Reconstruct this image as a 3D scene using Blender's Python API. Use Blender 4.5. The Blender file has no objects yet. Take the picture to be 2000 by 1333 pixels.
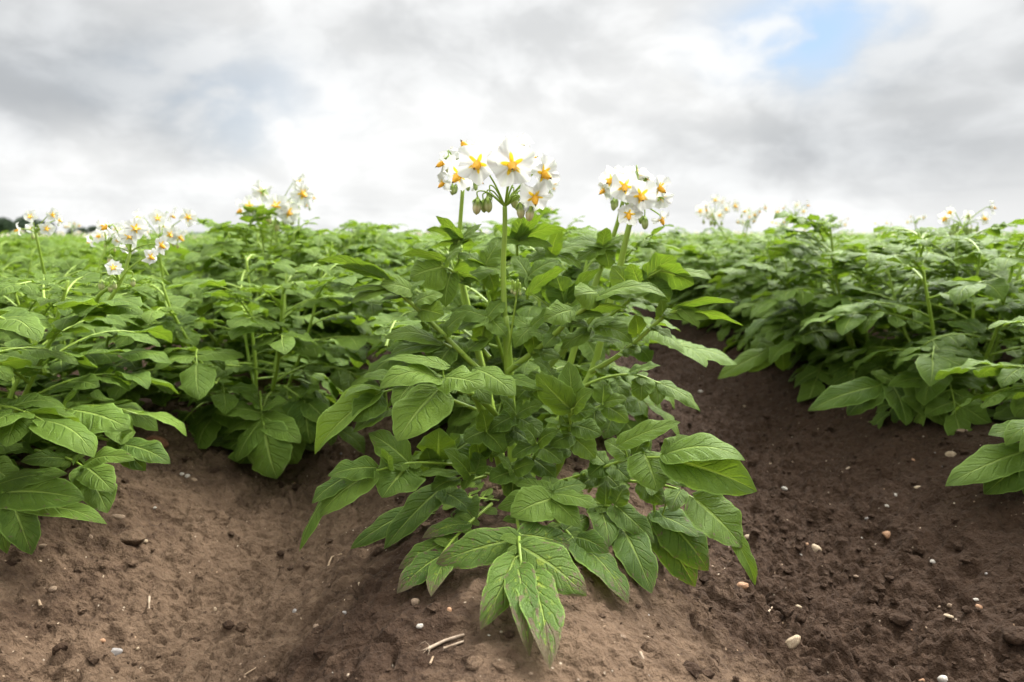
import bpy, math, random
import numpy as np
from mathutils import Vector, Matrix

C = bpy.context.scene.collection
SC = bpy.context.scene
PI = math.pi

# ------------------------------------------------------------------ camera
CAM_H = 0.32
PITCH = math.radians(-8.6)
YAW = math.radians(1.28)
cd = bpy.data.cameras.new("camera")
cam = bpy.data.objects.new("camera", cd)
C.objects.link(cam)
cam.location = (0, 0, CAM_H)
cam.rotation_euler = (math.radians(90) + PITCH, 0, YAW)
cd.lens = 24.0
cd.sensor_width = 36.0
cd.clip_start = 0.02
cd.clip_end = 20000
cd.dof.use_dof = True
cd.dof.focus_distance = 0.69
cd.dof.aperture_fstop = 6.3
SC.camera = cam
CM = np.array(cam.rotation_euler.to_matrix())
CPOS = np.array([0, 0, CAM_H])

def ray(u, v):
    d = CM @ np.array([(u - 1000) / 1333.3, -(v - 666.5) / 1333.3, -1.0])
    return d

def P(u, v, Y):
    d = ray(u, v)
    return CPOS + d * (Y / d[1])

# ------------------------------------------------------------------ world
w = bpy.data.worlds.new("World")
SC.world = w
w.use_nodes = True
nt = w.node_tree
nt.nodes.clear()
SUN_EL, SUN_AZ = math.radians(50), math.radians(42)    # azimuth clockwise from +Y

class NB:
    """small node builder"""
    def __init__(s, t): s.t = t
    def n(s, kind, **kw):
        x = s.t.nodes.new(kind)
        for k, v in kw.items(): setattr(x, k, v)
        return x
    def put(s, sock, v):
        if hasattr(v, 'is_linked') or isinstance(v, bpy.types.NodeSocket): s.t.links.new(v, sock)
        else: sock.default_value = v
    def m(s, op, a, b=None, c=None, clamp=False):
        x = s.n('ShaderNodeMath', operation=op); x.use_clamp = clamp
        s.put(x.inputs[0], a)
        if b is not None: s.put(x.inputs[1], b)
        if c is not None: s.put(x.inputs[2], c)
        return x.outputs[0]
    def vm(s, op, a, b=None):
        x = s.n('ShaderNodeVectorMath', operation=op)
        s.put(x.inputs[0], a)
        if b is not None: s.put(x.inputs[1], b)
        return x.outputs['Value'] if op in ('DISTANCE', 'LENGTH', 'DOT_PRODUCT') else x.outputs['Vector']
    def ss(s, v, lo, hi, a=0.0, b=1.0):
        x = s.n('ShaderNodeMapRange'); x.interpolation_type = 'SMOOTHSTEP'
        s.put(x.inputs['Value'], v)
        s.put(x.inputs['From Min'], lo); s.put(x.inputs['From Max'], hi)
        s.put(x.inputs['To Min'], a); s.put(x.inputs['To Max'], b)
        return x.outputs['Result']
    def mix(s, f, a, b, blend='MIX'):
        x = s.n('ShaderNodeMix'); x.data_type = 'RGBA'; x.blend_type = blend
        s.put(x.inputs[0], f); s.put(x.inputs[6], a); s.put(x.inputs[7], b)
        return x.outputs[2]
    def noise(s, vec, scale, detail=4, rough=.5, dist=0.0, color=False):
        x = s.n('ShaderNodeTexNoise')
        if vec is not None: s.put(x.inputs['Vector'], vec)
        s.put(x.inputs['Scale'], scale); x.inputs['Detail'].default_value = detail
        x.inputs['Roughness'].default_value = rough; x.inputs['Distortion'].default_value = dist
        return x.outputs['Color' if color else 'Fac']
    def xyz(s, a, b, c):
        x = s.n('ShaderNodeCombineXYZ'); s.put(x.inputs[0], a); s.put(x.inputs[1], b); s.put(x.inputs[2], c)
        return x.outputs[0]
    def sep(s, v):
        x = s.n('ShaderNodeSeparateXYZ'); s.put(x.inputs[0], v); return x.outputs

b = NB(nt)
sky = b.n('ShaderNodeTexSky', sky_type='NISHITA')
sky.sun_disc = False
sky.sun_elevation = SUN_EL
sky.sun_rotation = SUN_AZ
tc = b.n('ShaderNodeTexCoord')
dirv = tc.outputs['Generated']
sx, sy, sz = b.sep(dirv)
zz = b.m('ADD', b.m('MAXIMUM', sz, 0.0), 0.24)
px_ = b.m('DIVIDE', sx, zz); py_ = b.m('DIVIDE', sy, zz)
pl = b.xyz(px_, py_, 0.0)
warp = b.noise(pl, 1.0, 3, .5, color=True)
plw = b.vm('ADD', pl, b.vm('MULTIPLY', b.vm('SUBTRACT', warp, (.5, .5, .5)), (.9, .9, 0)))
d3 = b.vm('MULTIPLY', dirv, (1.0, 1.0, 1.75))
wp3 = b.vm('ADD', d3, b.vm('MULTIPLY', b.vm('SUBTRACT', b.noise(d3, 3.0, 3, .5, color=True), (.5, .5, .5)), (.18, .18, .18)))
n1 = b.noise(wp3, 3.1, 6, .50)
n2 = b.noise(wp3, 9.0, 6, .52)
n3 = b.noise(b.xyz(px_, py_, 3.7), 0.30, 3, .5)
cloud = b.m('ADD', b.m('MULTIPLY', n1, .66), b.m('MULTIPLY', n2, .34))
wob = b.vm('MULTIPLY', b.vm('SUBTRACT', b.noise(dirv, 5.5, 4, .5, color=True), (.5, .5, .5)), (.17, .17, .12))
dw = b.vm('ADD', dirv, wob)
def blob(u, v, r, sh=(1, 1, 2.2)):
    d = ray(u, v); d = d / np.linalg.norm(d)
    s_ = b.vm('MULTIPLY', b.vm('SUBTRACT', dw, tuple(float(q) for q in d)), sh)
    return b.ss(b.vm('LENGTH', s_), r, r * .12)
def addc(a, c, k): return b.m('ADD', a, b.m('MULTIPLY', c, k))
grey = b.ss(cloud, .42, .64, .0, .26)
for (u, v, r, k) in ((170, 130, .34, .40), (60, 215, .22, .20), (310, 205, .20, .24), (1480, 260, .34, .20), (1980, 100, .40, .36), (1930, 350, .20, .30),
                     (1450, 300, .18, .25), (1820, 240, .34, .20), (740, 110, .24, .22), (60, 20, .35, .20), (900, 10, .5, .12), (1250, 30, .3, .12)):
    grey = addc(grey, blob(u, v, r), k)
for (u, v, r, k) in ((1000, 250, .34, -.07), (600, 290, .26, -.20), (60, 300, .16, -.25), (1230, 130, .22, -.12), (1100, 420, .5, -.10)):
    grey = addc(grey, blob(u, v, r), k)
grey = b.m('MAXIMUM', b.m('MINIMUM', grey, 1.0), 0.0)
# near the horizon the layers thin out to pale streaks
streak = b.noise(b.xyz(b.m('MULTIPLY', sx, 1.6), b.m('MULTIPLY', sy, 1.6), b.m('MULTIPLY', sz, 30.0)), 1.5, 6, .6)
hz = b.ss(sz, .11, .015)
grey = b.m('ADD', b.m('MULTIPLY', grey, b.m('SUBTRACT', 1.0, b.m('MULTIPLY', hz, .75))), b.m('MULTIPLY', hz, b.ss(streak, .42, .70, 0, .20)))
# cloud radiance (before the 0.1 background strength)
bright = b.ss(sz, .30, .9, 3.95, 9.5)
SUND = (math.sin(SUN_AZ) * math.cos(SUN_EL), math.cos(SUN_AZ) * math.cos(SUN_EL), math.sin(SUN_EL))
glow = b.ss(b.vm('DOT_PRODUCT', dirv, SUND), .845, 1.0)             # cloud in front of the sun shines brightest
bright = b.m('ADD', bright, b.m('MULTIPLY', b.m('POWER', glow, 1.3), 60.0))
puff = b.ss(n2, .32, .62, 1.05, .88)
bright = b.m('MULTIPLY', bright, puff)
white = b.mix(1.0, (1.0, 1.005, 1.0, 1), b.xyz(bright, bright, bright), 'MULTIPLY')
dark = b.mix(1.0, (.55, .575, .60, 1), b.xyz(bright, bright, bright), 'MULTIPLY')
ccol = b.mix(grey, white, dark)
gap = b.m('ADD', b.m('MULTIPLY', blob(1545, 55, .19), .85), b.m('MULTIPLY', b.m('ADD', blob(470, 190, .20), blob(1660, 90, .18)), .25))
gap = b.m('MULTIPLY', gap, b.ss(n2, .36, .60, 0.15, 1))
clear = b.mix(.8, sky.outputs[0], (1.45, 2.1, 2.9, 1))
final = b.mix(gap, ccol, clear)
under = b.ss(sz, -.01, -.06)
final = b.mix(under, final, (1.0, .8, .6, 1))
bg = b.n('ShaderNodeBackground')
b.put(bg.inputs[0], final)
bg.inputs[1].default_value = 0.1
out = b.n('ShaderNodeOutputWorld')
nt.links.new(bg.outputs[0], out.inputs[0])

# ------------------------------------------------------------------ sun (veiled by cloud)
ld = bpy.data.lights.new("sun", 'SUN')
ld.energy = 1.5
ld.angle = math.radians(24)
ld.color = (1.0, .955, .88)
sun = bpy.data.objects.new("sun", ld)
C.objects.link(sun)
sd = Vector((math.sin(SUN_AZ) * math.cos(SUN_EL), math.cos(SUN_AZ) * math.cos(SUN_EL), math.sin(SUN_EL)))
sun.rotation_euler = sd.to_track_quat('Z', 'Y').to_euler()
SC.view_settings.view_transform = 'Standard'
SC.view_settings.look = 'None'
SC.view_settings.exposure = 1.40
SC.view_settings.gamma = 1.0
SC.cycles.max_bounces = 8
SC.cycles.diffuse_bounces = 3
SC.cycles.use_denoising = True
SC.cycles.denoising_input_passes = 'RGB_ALBEDO_NORMAL'
SC.cycles.denoising_prefilter = 'ACCURATE'
SC.cycles.transmission_bounces = 4
SC.cycles.transparent_max_bounces = 4
SC.cycles.sample_clamp_indirect = 6

# ------------------------------------------------------------------ helpers
def U(v):
    v = np.asarray(v, float); n = np.linalg.norm(v)
    return v / n if n > 1e-9 else np.array([0, 0, 1.0])

_gf = {}
def grid_faces(nu, nv, wrap=False):
    k = (nu, nv, wrap)
    if k not in _gf:
        i = np.arange(nu - 1)[:, None]; j = np.arange(nv if wrap else nv - 1)[None, :]
        j2 = (j + 1) % nv
        a = i * nv + j; b_ = i * nv + j2; c = (i + 1) * nv + j2; d = (i + 1) * nv + j
        _gf[k] = np.stack([a, b_, c, d], -1).reshape(-1, 4)
    return _gf[k]

class Acc:
    def __init__(s): s.V = []; s.F = []; s.UV = []; s.D = []; s.M = []; s.n = 0
    def add(s, V, F, UV=None, D=None, mat=0):
        k = len(V)
        s.V.append(V); s.F.append(F + s.n)
        s.UV.append(np.zeros((k, 2)) if UV is None else UV)
        s.D.append(np.tile([.5, 0, 0, 1.], (k, 1)) if D is None else D)
        s.M.append(np.full(len(F), mat, int)); s.n += k
    def arrays(s):
        return np.concatenate(s.V), np.concatenate(s.F), np.concatenate(s.UV), np.concatenate(s.D), np.concatenate(s.M)
    def merge(s, o, T=None, t=None, sc=1.0):
        V, F, UV, D, M = o
        V = V * sc
        if T is not None: V = V @ T.T
        if t is not None: V = V + t
        s.V.append(V); s.F.append(F + s.n); s.UV.append(UV); s.D.append(D); s.M.append(M); s.n += len(V)

def mesh_from(name, arr, mats, smooth=True):
    V, F, UV, D, M = arr
    me = bpy.data.meshes.new(name)
    me.vertices.add(len(V)); me.vertices.foreach_set("co", np.ascontiguousarray(V, np.float32).ravel())
    me.loops.add(F.size); me.loops.foreach_set("vertex_index", F.ravel().astype(np.int32))
    me.polygons.add(len(F)); me.polygons.foreach_set("loop_start", (np.arange(len(F)) * F.shape[1]).astype(np.int32))
    for m in mats: me.materials.append(m)
    me.polygons.foreach_set("material_index", M.astype(np.int32))
    me.polygons.foreach_set("use_smooth", np.full(len(F), smooth))
    uvl = me.uv_layers.new(name="UVMap")
    uvl.data.foreach_set("uv", UV[F.ravel()].astype(np.float32).ravel())
    at = me.attributes.new("leafdat", 'FLOAT_COLOR', 'POINT')
    at.data.foreach_set("color", D.astype(np.float32).ravel())
    me.update(calc_edges=True)
    me.validate()
    return me

def link(name, me, parent=None):
    o = bpy.data.objects.new(name, me); C.objects.link(o)
    if parent is not None: o.parent = parent
    return o

def build(name, acc, mats, parent=None, origin=None, smooth=True):
    arr = acc.arrays() if isinstance(acc, Acc) else acc
    if origin is not None:
        arr = (arr[0] - np.asarray(origin),) + tuple(arr[1:])
    return link(name, mesh_from(name, arr, mats, smooth), parent)

def tag(o, label=None, cat=None, group=None, kind=None):
    if label: o['label'] = label
    if cat: o['category'] = cat
    if group: o['group'] = group
    if kind: o['kind'] = kind
    return o

def empty(name, loc, rz=0.0, sc=1.0):
    o = bpy.data.objects.new(name, None); C.objects.link(o)
    o.location = tuple(loc); o.rotation_euler = (0, 0, rz); o.scale = (sc, sc, sc)
    o.empty_display_size = .05
    return o

# smooth value noise
def _hash(ix, iy, seed):
    h = (ix.astype(np.int64) * 374761393 + iy.astype(np.int64) * 668265263 + seed * 974711) & 0x7fffffff
    h = ((h ^ (h >> 13)) * 1274126177) & 0x7fffffff
    h = (h ^ (h >> 16)) & 0xffff
    return h / 65535.0
def vnoise(x, y, seed=0):
    ix = np.floor(x); iy = np.floor(y); fx = x - ix; fy = y - iy
    fx = fx * fx * fx * (fx * (fx * 6 - 15) + 10); fy = fy * fy * fy * (fy * (fy * 6 - 15) + 10)
    a = _hash(ix, iy, seed); b_ = _hash(ix + 1, iy, seed); c = _hash(ix, iy + 1, seed); d = _hash(ix + 1, iy + 1, seed)
    return (a * (1 - fx) + b_ * fx) * (1 - fy) + (c * (1 - fx) + d * fx) * fy - .5
def fbm(x, y, f, octv, seed, gain=.5):
    s = 0; a = 1.0
    for i in range(octv):
        s = s + a * vnoise(x * f + 17.3 * i, y * f - 9.1 * i, seed + i); f *= 2.03; a *= gain
    return s

# ------------------------------------------------------------------ terrain
ROWS_X = np.array([-0.70 - .72 * i for i in range(59, -1, -1)] + [0.0] + [0.82 + .72 * i for i in range(60)])
ROWS_K = np.arange(-60, 61).astype(float)
def rowphase(x): return np.interp(x, ROWS_X, ROWS_K)
def gz(x, y, fine=True):
    x = np.asarray(x, float); y = np.asarray(y, float)
    xw = x + .035 * np.sin(y * 2.1 + 1.0) * np.exp(-np.abs(y - 1) / 4) + .03 * fbm(x, y, 3.0, 2, 5)
    ph = rowphase(xw)
    cc = .5 - .5 * np.cos(2 * PI * ph)
    z = -.125 * cc ** 1.15
    near = np.exp(-np.maximum(y - 2.5, 0) / 2.5)
    z = z + near * .020 * fbm(x, y, 5.0, 3, 11)
    if fine:
        fur = .45 + .75 * cc
        z = z + near * (fur * (.019 * fbm(x, y, 22., 3, 21, .55) + .0150 * np.abs(fbm(x, y, 55., 2, 31, .6)) + .0065 * fbm(x, y, 150., 2, 41, .6) + .0055 * np.abs(fbm(x, y, 95., 2, 43, .6)) + .0034 * np.abs(vnoise(x * 230, y * 230, 47))))
        cr = fbm(x, y, 14., 2, 61)
        z = z - near * .011 * np.maximum(0, 1 - np.abs(cr) / .022) * (fbm(x, y, 4., 1, 71) > .02)
    return z
def ground_hit(u, v):
    d = ray(u, v)
    Y = np.linspace(.3, 9, 4000)
    pts = CPOS[None] + d[None] * (Y / d[1])[:, None]
    g = gz(pts[:, 0], pts[:, 1])
    i = np.argmax(pts[:, 2] < g)
    return pts[i]

# ------------------------------------------------------------------ materials
def new_mat(name):
    m = bpy.data.materials.new(name); m.use_nodes = True
    m.node_tree.nodes.clear()
    return m, NB(m.node_tree)
def finish(m, nb, sh):
    o = nb.n('ShaderNodeOutputMaterial'); nb.t.links.new(sh, o.inputs[0]); return m
def principled(nb, col, rough, spec=.5, normal=None):
    p = nb.n('ShaderNodeBsdfPrincipled')
    nb.put(p.inputs['Base Color'], col); nb.put(p.inputs['Roughness'], rough)
    p.inputs['Specular IOR Level'].default_value = spec
    if normal is not None: nb.t.links.new(normal, p.inputs['Normal'])
    return p
def bump(nb, h, strength, dist):
    x = nb.n('ShaderNodeBump'); nb.put(x.inputs['Height'], h)
    x.inputs['Strength'].default_value = strength; x.inputs['Distance'].default_value = dist
    return x.outputs[0]
def geo(nb): return nb.n('ShaderNodeNewGeometry')

def make_leaf_mat():
    m, nb = new_mat("leaf_green")
    uv = nb.n('ShaderNodeUVMap').outputs[0]
    t, v, _ = nb.sep(uv)
    av = nb.m('ABSOLUTE', nb.m('SUBTRACT', nb.m('MULTIPLY', v, 2.0), 1.0))
    at = nb.n('ShaderNodeAttribute', attribute_name='leafdat')
    rnd, age, young = nb.sep(at.outputs['Vector'])
    seedv = nb.vm('ADD', nb.xyz(nb.m('MULTIPLY', t, 1.6), v, 0.0), nb.vm('MULTIPLY', nb.xyz(rnd, rnd, rnd), (37., 53., 11.)))
    mid = nb.ss(av, nb.m('SUBTRACT', .125, nb.m('MULTIPLY', t, .075)), nb.m('MULTIPLY', nb.m('SUBTRACT', .125, nb.m('MULTIPLY', t, .075)), .30))
    wv = nb.noise(seedv, 3.0, 2, .5)
    ph = nb.m('ADD', nb.m('SUBTRACT', nb.m('MULTIPLY', t, 6.2), nb.m('MULTIPLY', nb.m('POWER', av, .8), 1.7)), nb.m('MULTIPLY', wv, .7))
    fr = nb.m('ABSOLUTE', nb.m('SUBTRACT', nb.m('FRACT', ph), .5))        # 0 at the vein
    lat = nb.m('MULTIPLY', nb.ss(fr, .15, .02), nb.ss(av, .92, .45))
    vor = nb.n('ShaderNodeTexVoronoi', feature='DISTANCE_TO_EDGE')
    nb.put(vor.inputs['Vector'], seedv); vor.inputs['Scale'].default_value = 19.0
    ret = nb.ss(vor.outputs['Distance'], .0, .11)
    edge = nb.ss(av, .90, .97)
    big = nb.noise(seedv, 2.2, 3, .55)
    fineN = nb.noise(seedv, 26.0, 3, .6)
    base = nb.mix(rnd, (.066, .128, .010, 1), (.175, .275, .026, 1))
    base = nb.mix(nb.ss(big, .35, .70, 0, .55), base, (.175, .272, .030, 1))
    base = nb.mix(nb.m('MULTIPLY', age, .55), base, (.032, .080, .010, 1))
    base = nb.mix(young, base, (.20, .32, .036, 1))
    base = nb.mix(nb.m('MULTIPLY', nb.m('SUBTRACT', 1.0, ret), .14), base, (.020, .070, .012, 1))
    base = nb.mix(nb.m('MULTIPLY', fineN, .12), base, (.10, .20, .055, 1))
    base = nb.mix(nb.m('MULTIPLY', lat, .32), base, (.19, .31, .055, 1))
    base = nb.mix(nb.m('MULTIPLY', mid, .8), base, (.30, .42, .085, 1))
    base = nb.mix(nb.m('MULTIPLY', edge, .75), base, (.22, .35, .06, 1))
    # ageing: yellow patches along the midrib, purple-brown tips and spots
    yl = nb.m('MULTIPLY', nb.ss(nb.noise(seedv, 9.0, 4, .65), .56, .62), nb.m('MULTIPLY', nb.ss(age, .35, .9), nb.ss(av, .75, .15)))
    base = nb.mix(nb.m('MULTIPLY', yl, .7), base, (.30, .38, .035, 1))
    spot = nb.noise(seedv, 7.5, 5, .70)
    tipw = nb.m('ADD', nb.m('MULTIPLY', nb.ss(t, .55, 1.0), .20), nb.m('MULTIPLY', nb.ss(av, .55, 1.0), .07))
    br = nb.ss(nb.m('ADD', spot, nb.m('MULTIPLY', tipw, age)), nb.m('SUBTRACT', .66, nb.m('MULTIPLY', age, .06)), nb.m('SUBTRACT', .69, nb.m('MULTIPLY', age, .06)))
    br = nb.m('MULTIPLY', br, nb.ss(age, .02, .3))
    base = nb.mix(nb.m('MULTIPLY', br, .8), base, (.155, .092, .068, 1))
    g = geo(nb)
    under = nb.mix(nb.m('MULTIPLY', nb.m('MAXIMUM', lat, mid), .6), nb.mix(.55, base, (.15, .27, .065, 1)), (.26, .37, .10, 1))
    col = nb.mix(g.outputs['Backfacing'], base, under)
    h = nb.m('SUBTRACT', nb.m('ADD', nb.m('MULTIPLY', ret, .22), nb.m('MULTIPLY', fineN, .35)), nb.m('MULTIPLY', nb.m('MAXIMUM', nb.m('MULTIPLY', lat, .9), nb.m('MULTIPLY', mid, 1.6)), .9))
    bn = bump(nb, h, 1.0, .0021)
    p = principled(nb, col, nb.m('ADD', .42, nb.m('MULTIPLY', fineN, .25)), .27, bn)
    tr = nb.n('ShaderNodeBsdfTranslucent')
    nb.put(tr.inputs[0], nb.mix(.5, nb.mix(1.0, col, (2.3, 2.1, .7, 1), 'MULTIPLY'), (.22, .36, .02, 1)))
    nb.t.links.new(bn, tr.inputs['Normal'])
    mx = nb.n('ShaderNodeMixShader'); mx.inputs[0].default_value = .27
    nb.t.links.new(p.outputs[0], mx.inputs[1]); nb.t.links.new(tr.outputs[0], mx.inputs[2])
    return finish(m, nb, mx.outputs[0])

def make_stem_mat():
    m, nb = new_mat("stem_green")
    tcn = nb.n('ShaderNodeTexCoord').outputs['Object']
    n = nb.noise(nb.vm('MULTIPLY', tcn, (1, 1, .25)), 160., 3, .6)
    n2 = nb.noise(tcn, 14., 3, .5)
    base = nb.mix(n, (.20, .31, .030, 1), (.29, .40, .050, 1))
    base = nb.mix(nb.ss(n2, .55, .75, 0, .35), base, (.13, .19, .045, 1))
    bn = bump(nb, n, .5, .0008)
    p = principled(nb, base, .48, .45, bn)
    p.inputs['Subsurface Weight'].default_value = .0
    return finish(m, nb, p.outputs[0])

def make_petal_mat():
    m, nb = new_mat("petal_white")
    uv = nb.n('ShaderNodeUVMap').outputs[0]
    r, th, _ = nb.sep(uv)
    a = nb.m('MULTIPLY', th, 2 * PI)
    lobe = nb.m('POWER', nb.m('ABSOLUTE', nb.m('COSINE', nb.m('MULTIPLY', a, 2.5))), 2.2)
    lim = nb.m('ADD', .17, nb.m('MULTIPLY', lobe, .30))
    star = nb.ss(nb.m('SUBTRACT', r, lim), .04, -.05)
    tcn = nb.n('ShaderNodeTexCoord').outputs['Object']
    n = nb.noise(tcn, 220., 3, .5)
    white = nb.mix(n, (.69, .69, .66, 1), (.77, .77, .745, 1))
    rib = nb.m('MULTIPLY', nb.ss(nb.m('ABSOLUTE', nb.m('COSINE', nb.m('MULTIPLY', a, 2.5))), .965, 1.0), .25)
    white = nb.mix(rib, white, (.70, .76, .52, 1))
    g = geo(nb)
    col = nb.mix(nb.m('MULTIPLY', star, nb.m('SUBTRACT', 1.0, nb.m('MULTIPLY', g.outputs['Backfacing'], .6))), white, (.86, .60, .035, 1))
    bn = bump(nb, nb.m('ADD', n, nb.m('MULTIPLY', nb.m('SINE', nb.m('MULTIPLY', a, 25.)), .15)), .35, .0012)
    p = principled(nb, col, .55, .3, bn)
    tr = nb.n('ShaderNodeBsdfTranslucent'); nb.put(tr.inputs[0], col)
    mx = nb.n('ShaderNodeMixShader'); mx.inputs[0].default_value = .40
    nb.t.links.new(p.outputs[0], mx.inputs[1]); nb.t.links.new(tr.outputs[0], mx.inputs[2])
    return finish(m, nb, mx.outputs[0])

def make_simple(name, c1, c2, scale, rough, spec=.4, bs=.4, bd=.001, coord='Object'):
    m, nb = new_mat(name)
    tcn = nb.n('ShaderNodeTexCoord').outputs[coord]
    n = nb.noise(tcn, scale, 5, .6)
    col = nb.mix(nb.ss(n, .3, .7), c1, c2)
    p = principled(nb, col, rough, spec, bump(nb, n, bs, bd))
    return finish(m, nb, p.outputs[0])

def make_bud_mat():
    m, nb = new_mat("bud_cream")
    uv = nb.n('ShaderNodeUVMap').outputs[0]
    t, th, _ = nb.sep(uv)
    st = nb.m('ABSOLUTE', nb.m('COSINE', nb.m('MULTIPLY', th, 5 * PI)))
    at = nb.n('ShaderNodeAttribute', attribute_name='leafdat')
    rnd, _, _ = nb.sep(at.outputs['Vector'])
    cream = nb.mix(nb.ss(st, .5, 1.0), (.66, .60, .36, 1), (.56, .46, .24, 1))
    green = (.27, .36, .10, 1)
    f = nb.m('MULTIPLY', nb.ss(t, .25, .60), rnd)
    col = nb.mix(f, green, cream)
    p = principled(nb, col, .5, .35)
    return finish(m, nb, p.outputs[0])

def make_soil_mat():
    m, nb = new_mat("soil")
    g = geo(nb)
    pos = g.outputs['Position']
    at = nb.n('ShaderNodeAttribute', attribute_name='leafdat')
    dry, hmask, cav = nb.sep(at.outputs['Vector'])
    nA = nb.noise(pos, 5.5, 6, .62, .3)
    nB = nb.noise(pos, 38., 5, .65)
    nC = nb.noise(pos, 240., 4, .65)
    vor = nb.n('ShaderNodeTexVoronoi', feature='F1'); nb.put(vor.inputs['Vector'], nb.vm('ADD', pos, nb.vm('MULTIPLY', nb.noise(pos, 60., 2, .5, color=True), (.012, .012, .012)))); vor.inputs['Scale'].default_value = 95.
    dr = nb.ss(nb.m('ADD', dry, nb.m('ADD', nb.m('MULTIPLY', nb.m('SUBTRACT', nA, .5), .95), nb.m('MULTIPLY', nb.m('SUBTRACT', nB, .5), .55))), .28, .72)
    wet = nb.mix(nB, (.027, .0148, .0082, 1), (.062, .0355, .0205, 1))
    dryc = nb.mix(nB, (.092, .058, .035, 1), (.190, .126, .080, 1))
    col = nb.mix(dr, wet, dryc)
    col = nb.mix(nb.m('MULTIPLY', nb.ss(nC, .56, .76), .30), col, (.22, .155, .11, 1))
    col = nb.mix(nb.m('MULTIPLY', nb.ss(nC, .46, .28), .55), col, (.026, .016, .011, 1))
    # tiny mineral specks
    sp = nb.n('ShaderNodeTexVoronoi', feature='F1'); nb.put(sp.inputs['Vector'], pos); sp.inputs['Scale'].default_value = 150.
    spc = nb.sep(sp.outputs['Color'])
    speck = nb.m('MULTIPLY', nb.ss(sp.outputs['Distance'], .24, .12), nb.ss(spc[0], .952, .957))
    col = nb.mix(nb.m('MULTIPLY', speck, .8), col, nb.mix(spc[1], (.50, .42, .32, 1), (.36, .24, .15, 1)))
    h = nb.m('ADD', nb.m('ADD', nb.m('MULTIPLY', nB, 1.2), nb.m('MULTIPLY', nC, .55)), nb.m('MULTIPLY', vor.outputs['Distance'], .55))
    bn = bump(nb, h, .85, .012)
    p = principled(nb, col, .92, .18, bn)
    return finish(m, nb, p.outputs[0])

M_LEAF = make_leaf_mat()
M_STEM = make_stem_mat()
M_PETAL = make_petal_mat()
M_ANTH = make_simple("anther_orange", (.80, .36, .012, 1), (.90, .50, .03, 1), 400., .45, .4, .2, .0004)
M_DARK = make_simple("anther_tip_brown", (.10, .045, .012, 1), (.2, .09, .02, 1), 400., .6)
M_BUD = make_bud_mat()
M_SOIL = make_soil_mat()
LEAFM = [M_LEAF, M_STEM]
FLM = [M_PETAL, M_ANTH, M_STEM, M_DARK, M_BUD]

# ------------------------------------------------------------------ the ground, one sheet to the horizon
def build_ground():
    def axis(lo, hi, step, far, g=1.22):
        a = list(np.arange(lo, hi + 1e-9, step))
        s = step; x = a[-1]
        while x < far: s *= g; x += s; a.append(x)
        return np.array(a)
    xp = axis(0, .72, .0034, 1.6, 1.012); xp = np.concatenate([xp[:-1], axis(xp[-1], xp[-1], .012, 4000)]); xs = np.concatenate([-xp[:0:-1], xp])
    y1 = np.geomspace(.34, 3.6, 520)
    y2 = axis(3.6 + .016, 4.2, .016, 4200)
    y0 = np.array([-30, -12, -6, -3, -1.5, -.7, -.3, -.1, .05, .15, .22, .28, .31])
    ys = np.concatenate([y0, y1, y2])
    X, Y = np.meshgrid(xs, ys)
    Z = gz(X, Y)
    r = np.sqrt(X ** 2 + Y ** 2)
    Z = np.where(r > 40, -.06, Z)
    ph = rowphase(X); cc = .5 - .5 * np.cos(2 * PI * ph)
    fr = ph - np.round(ph)                                         # <0: side facing the paler furrow
    dry = .55 - .42 * cc
    dry = dry + .62 * np.exp(-((X + .36) / .17) ** 2) * np.clip((2.2 - Y), 0, 1)       # trodden dry crust in the furrow
    dry = dry + .22 * np.exp(-((X - .12) / .14) ** 2) * np.clip((1.3 - Y), 0, 1) - .30 * np.exp(-((X + .12) / .07) ** 2)  # dry ridge top; left slope darkened, moist soil plus painted-in plant shade
    dry = np.where(X > .30, dry - .28, dry)
    D = np.stack([np.clip(dry, -.3, 1.2), cc, np.zeros_like(cc), np.ones_like(cc)], -1).reshape(-1, 4)
    V = np.stack([X, Y, Z], -1).reshape(-1, 3)
    F = grid_faces(len(ys), len(xs))
    UV = V[:, :2].copy()
    o = build("ground", (V, F, UV, D, np.zeros(len(F), int)), [M_SOIL])
    tag(o, "brown ridged field soil with crusted ridge flanks and damp furrows", "soil", kind='structure')
build_ground()

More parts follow.
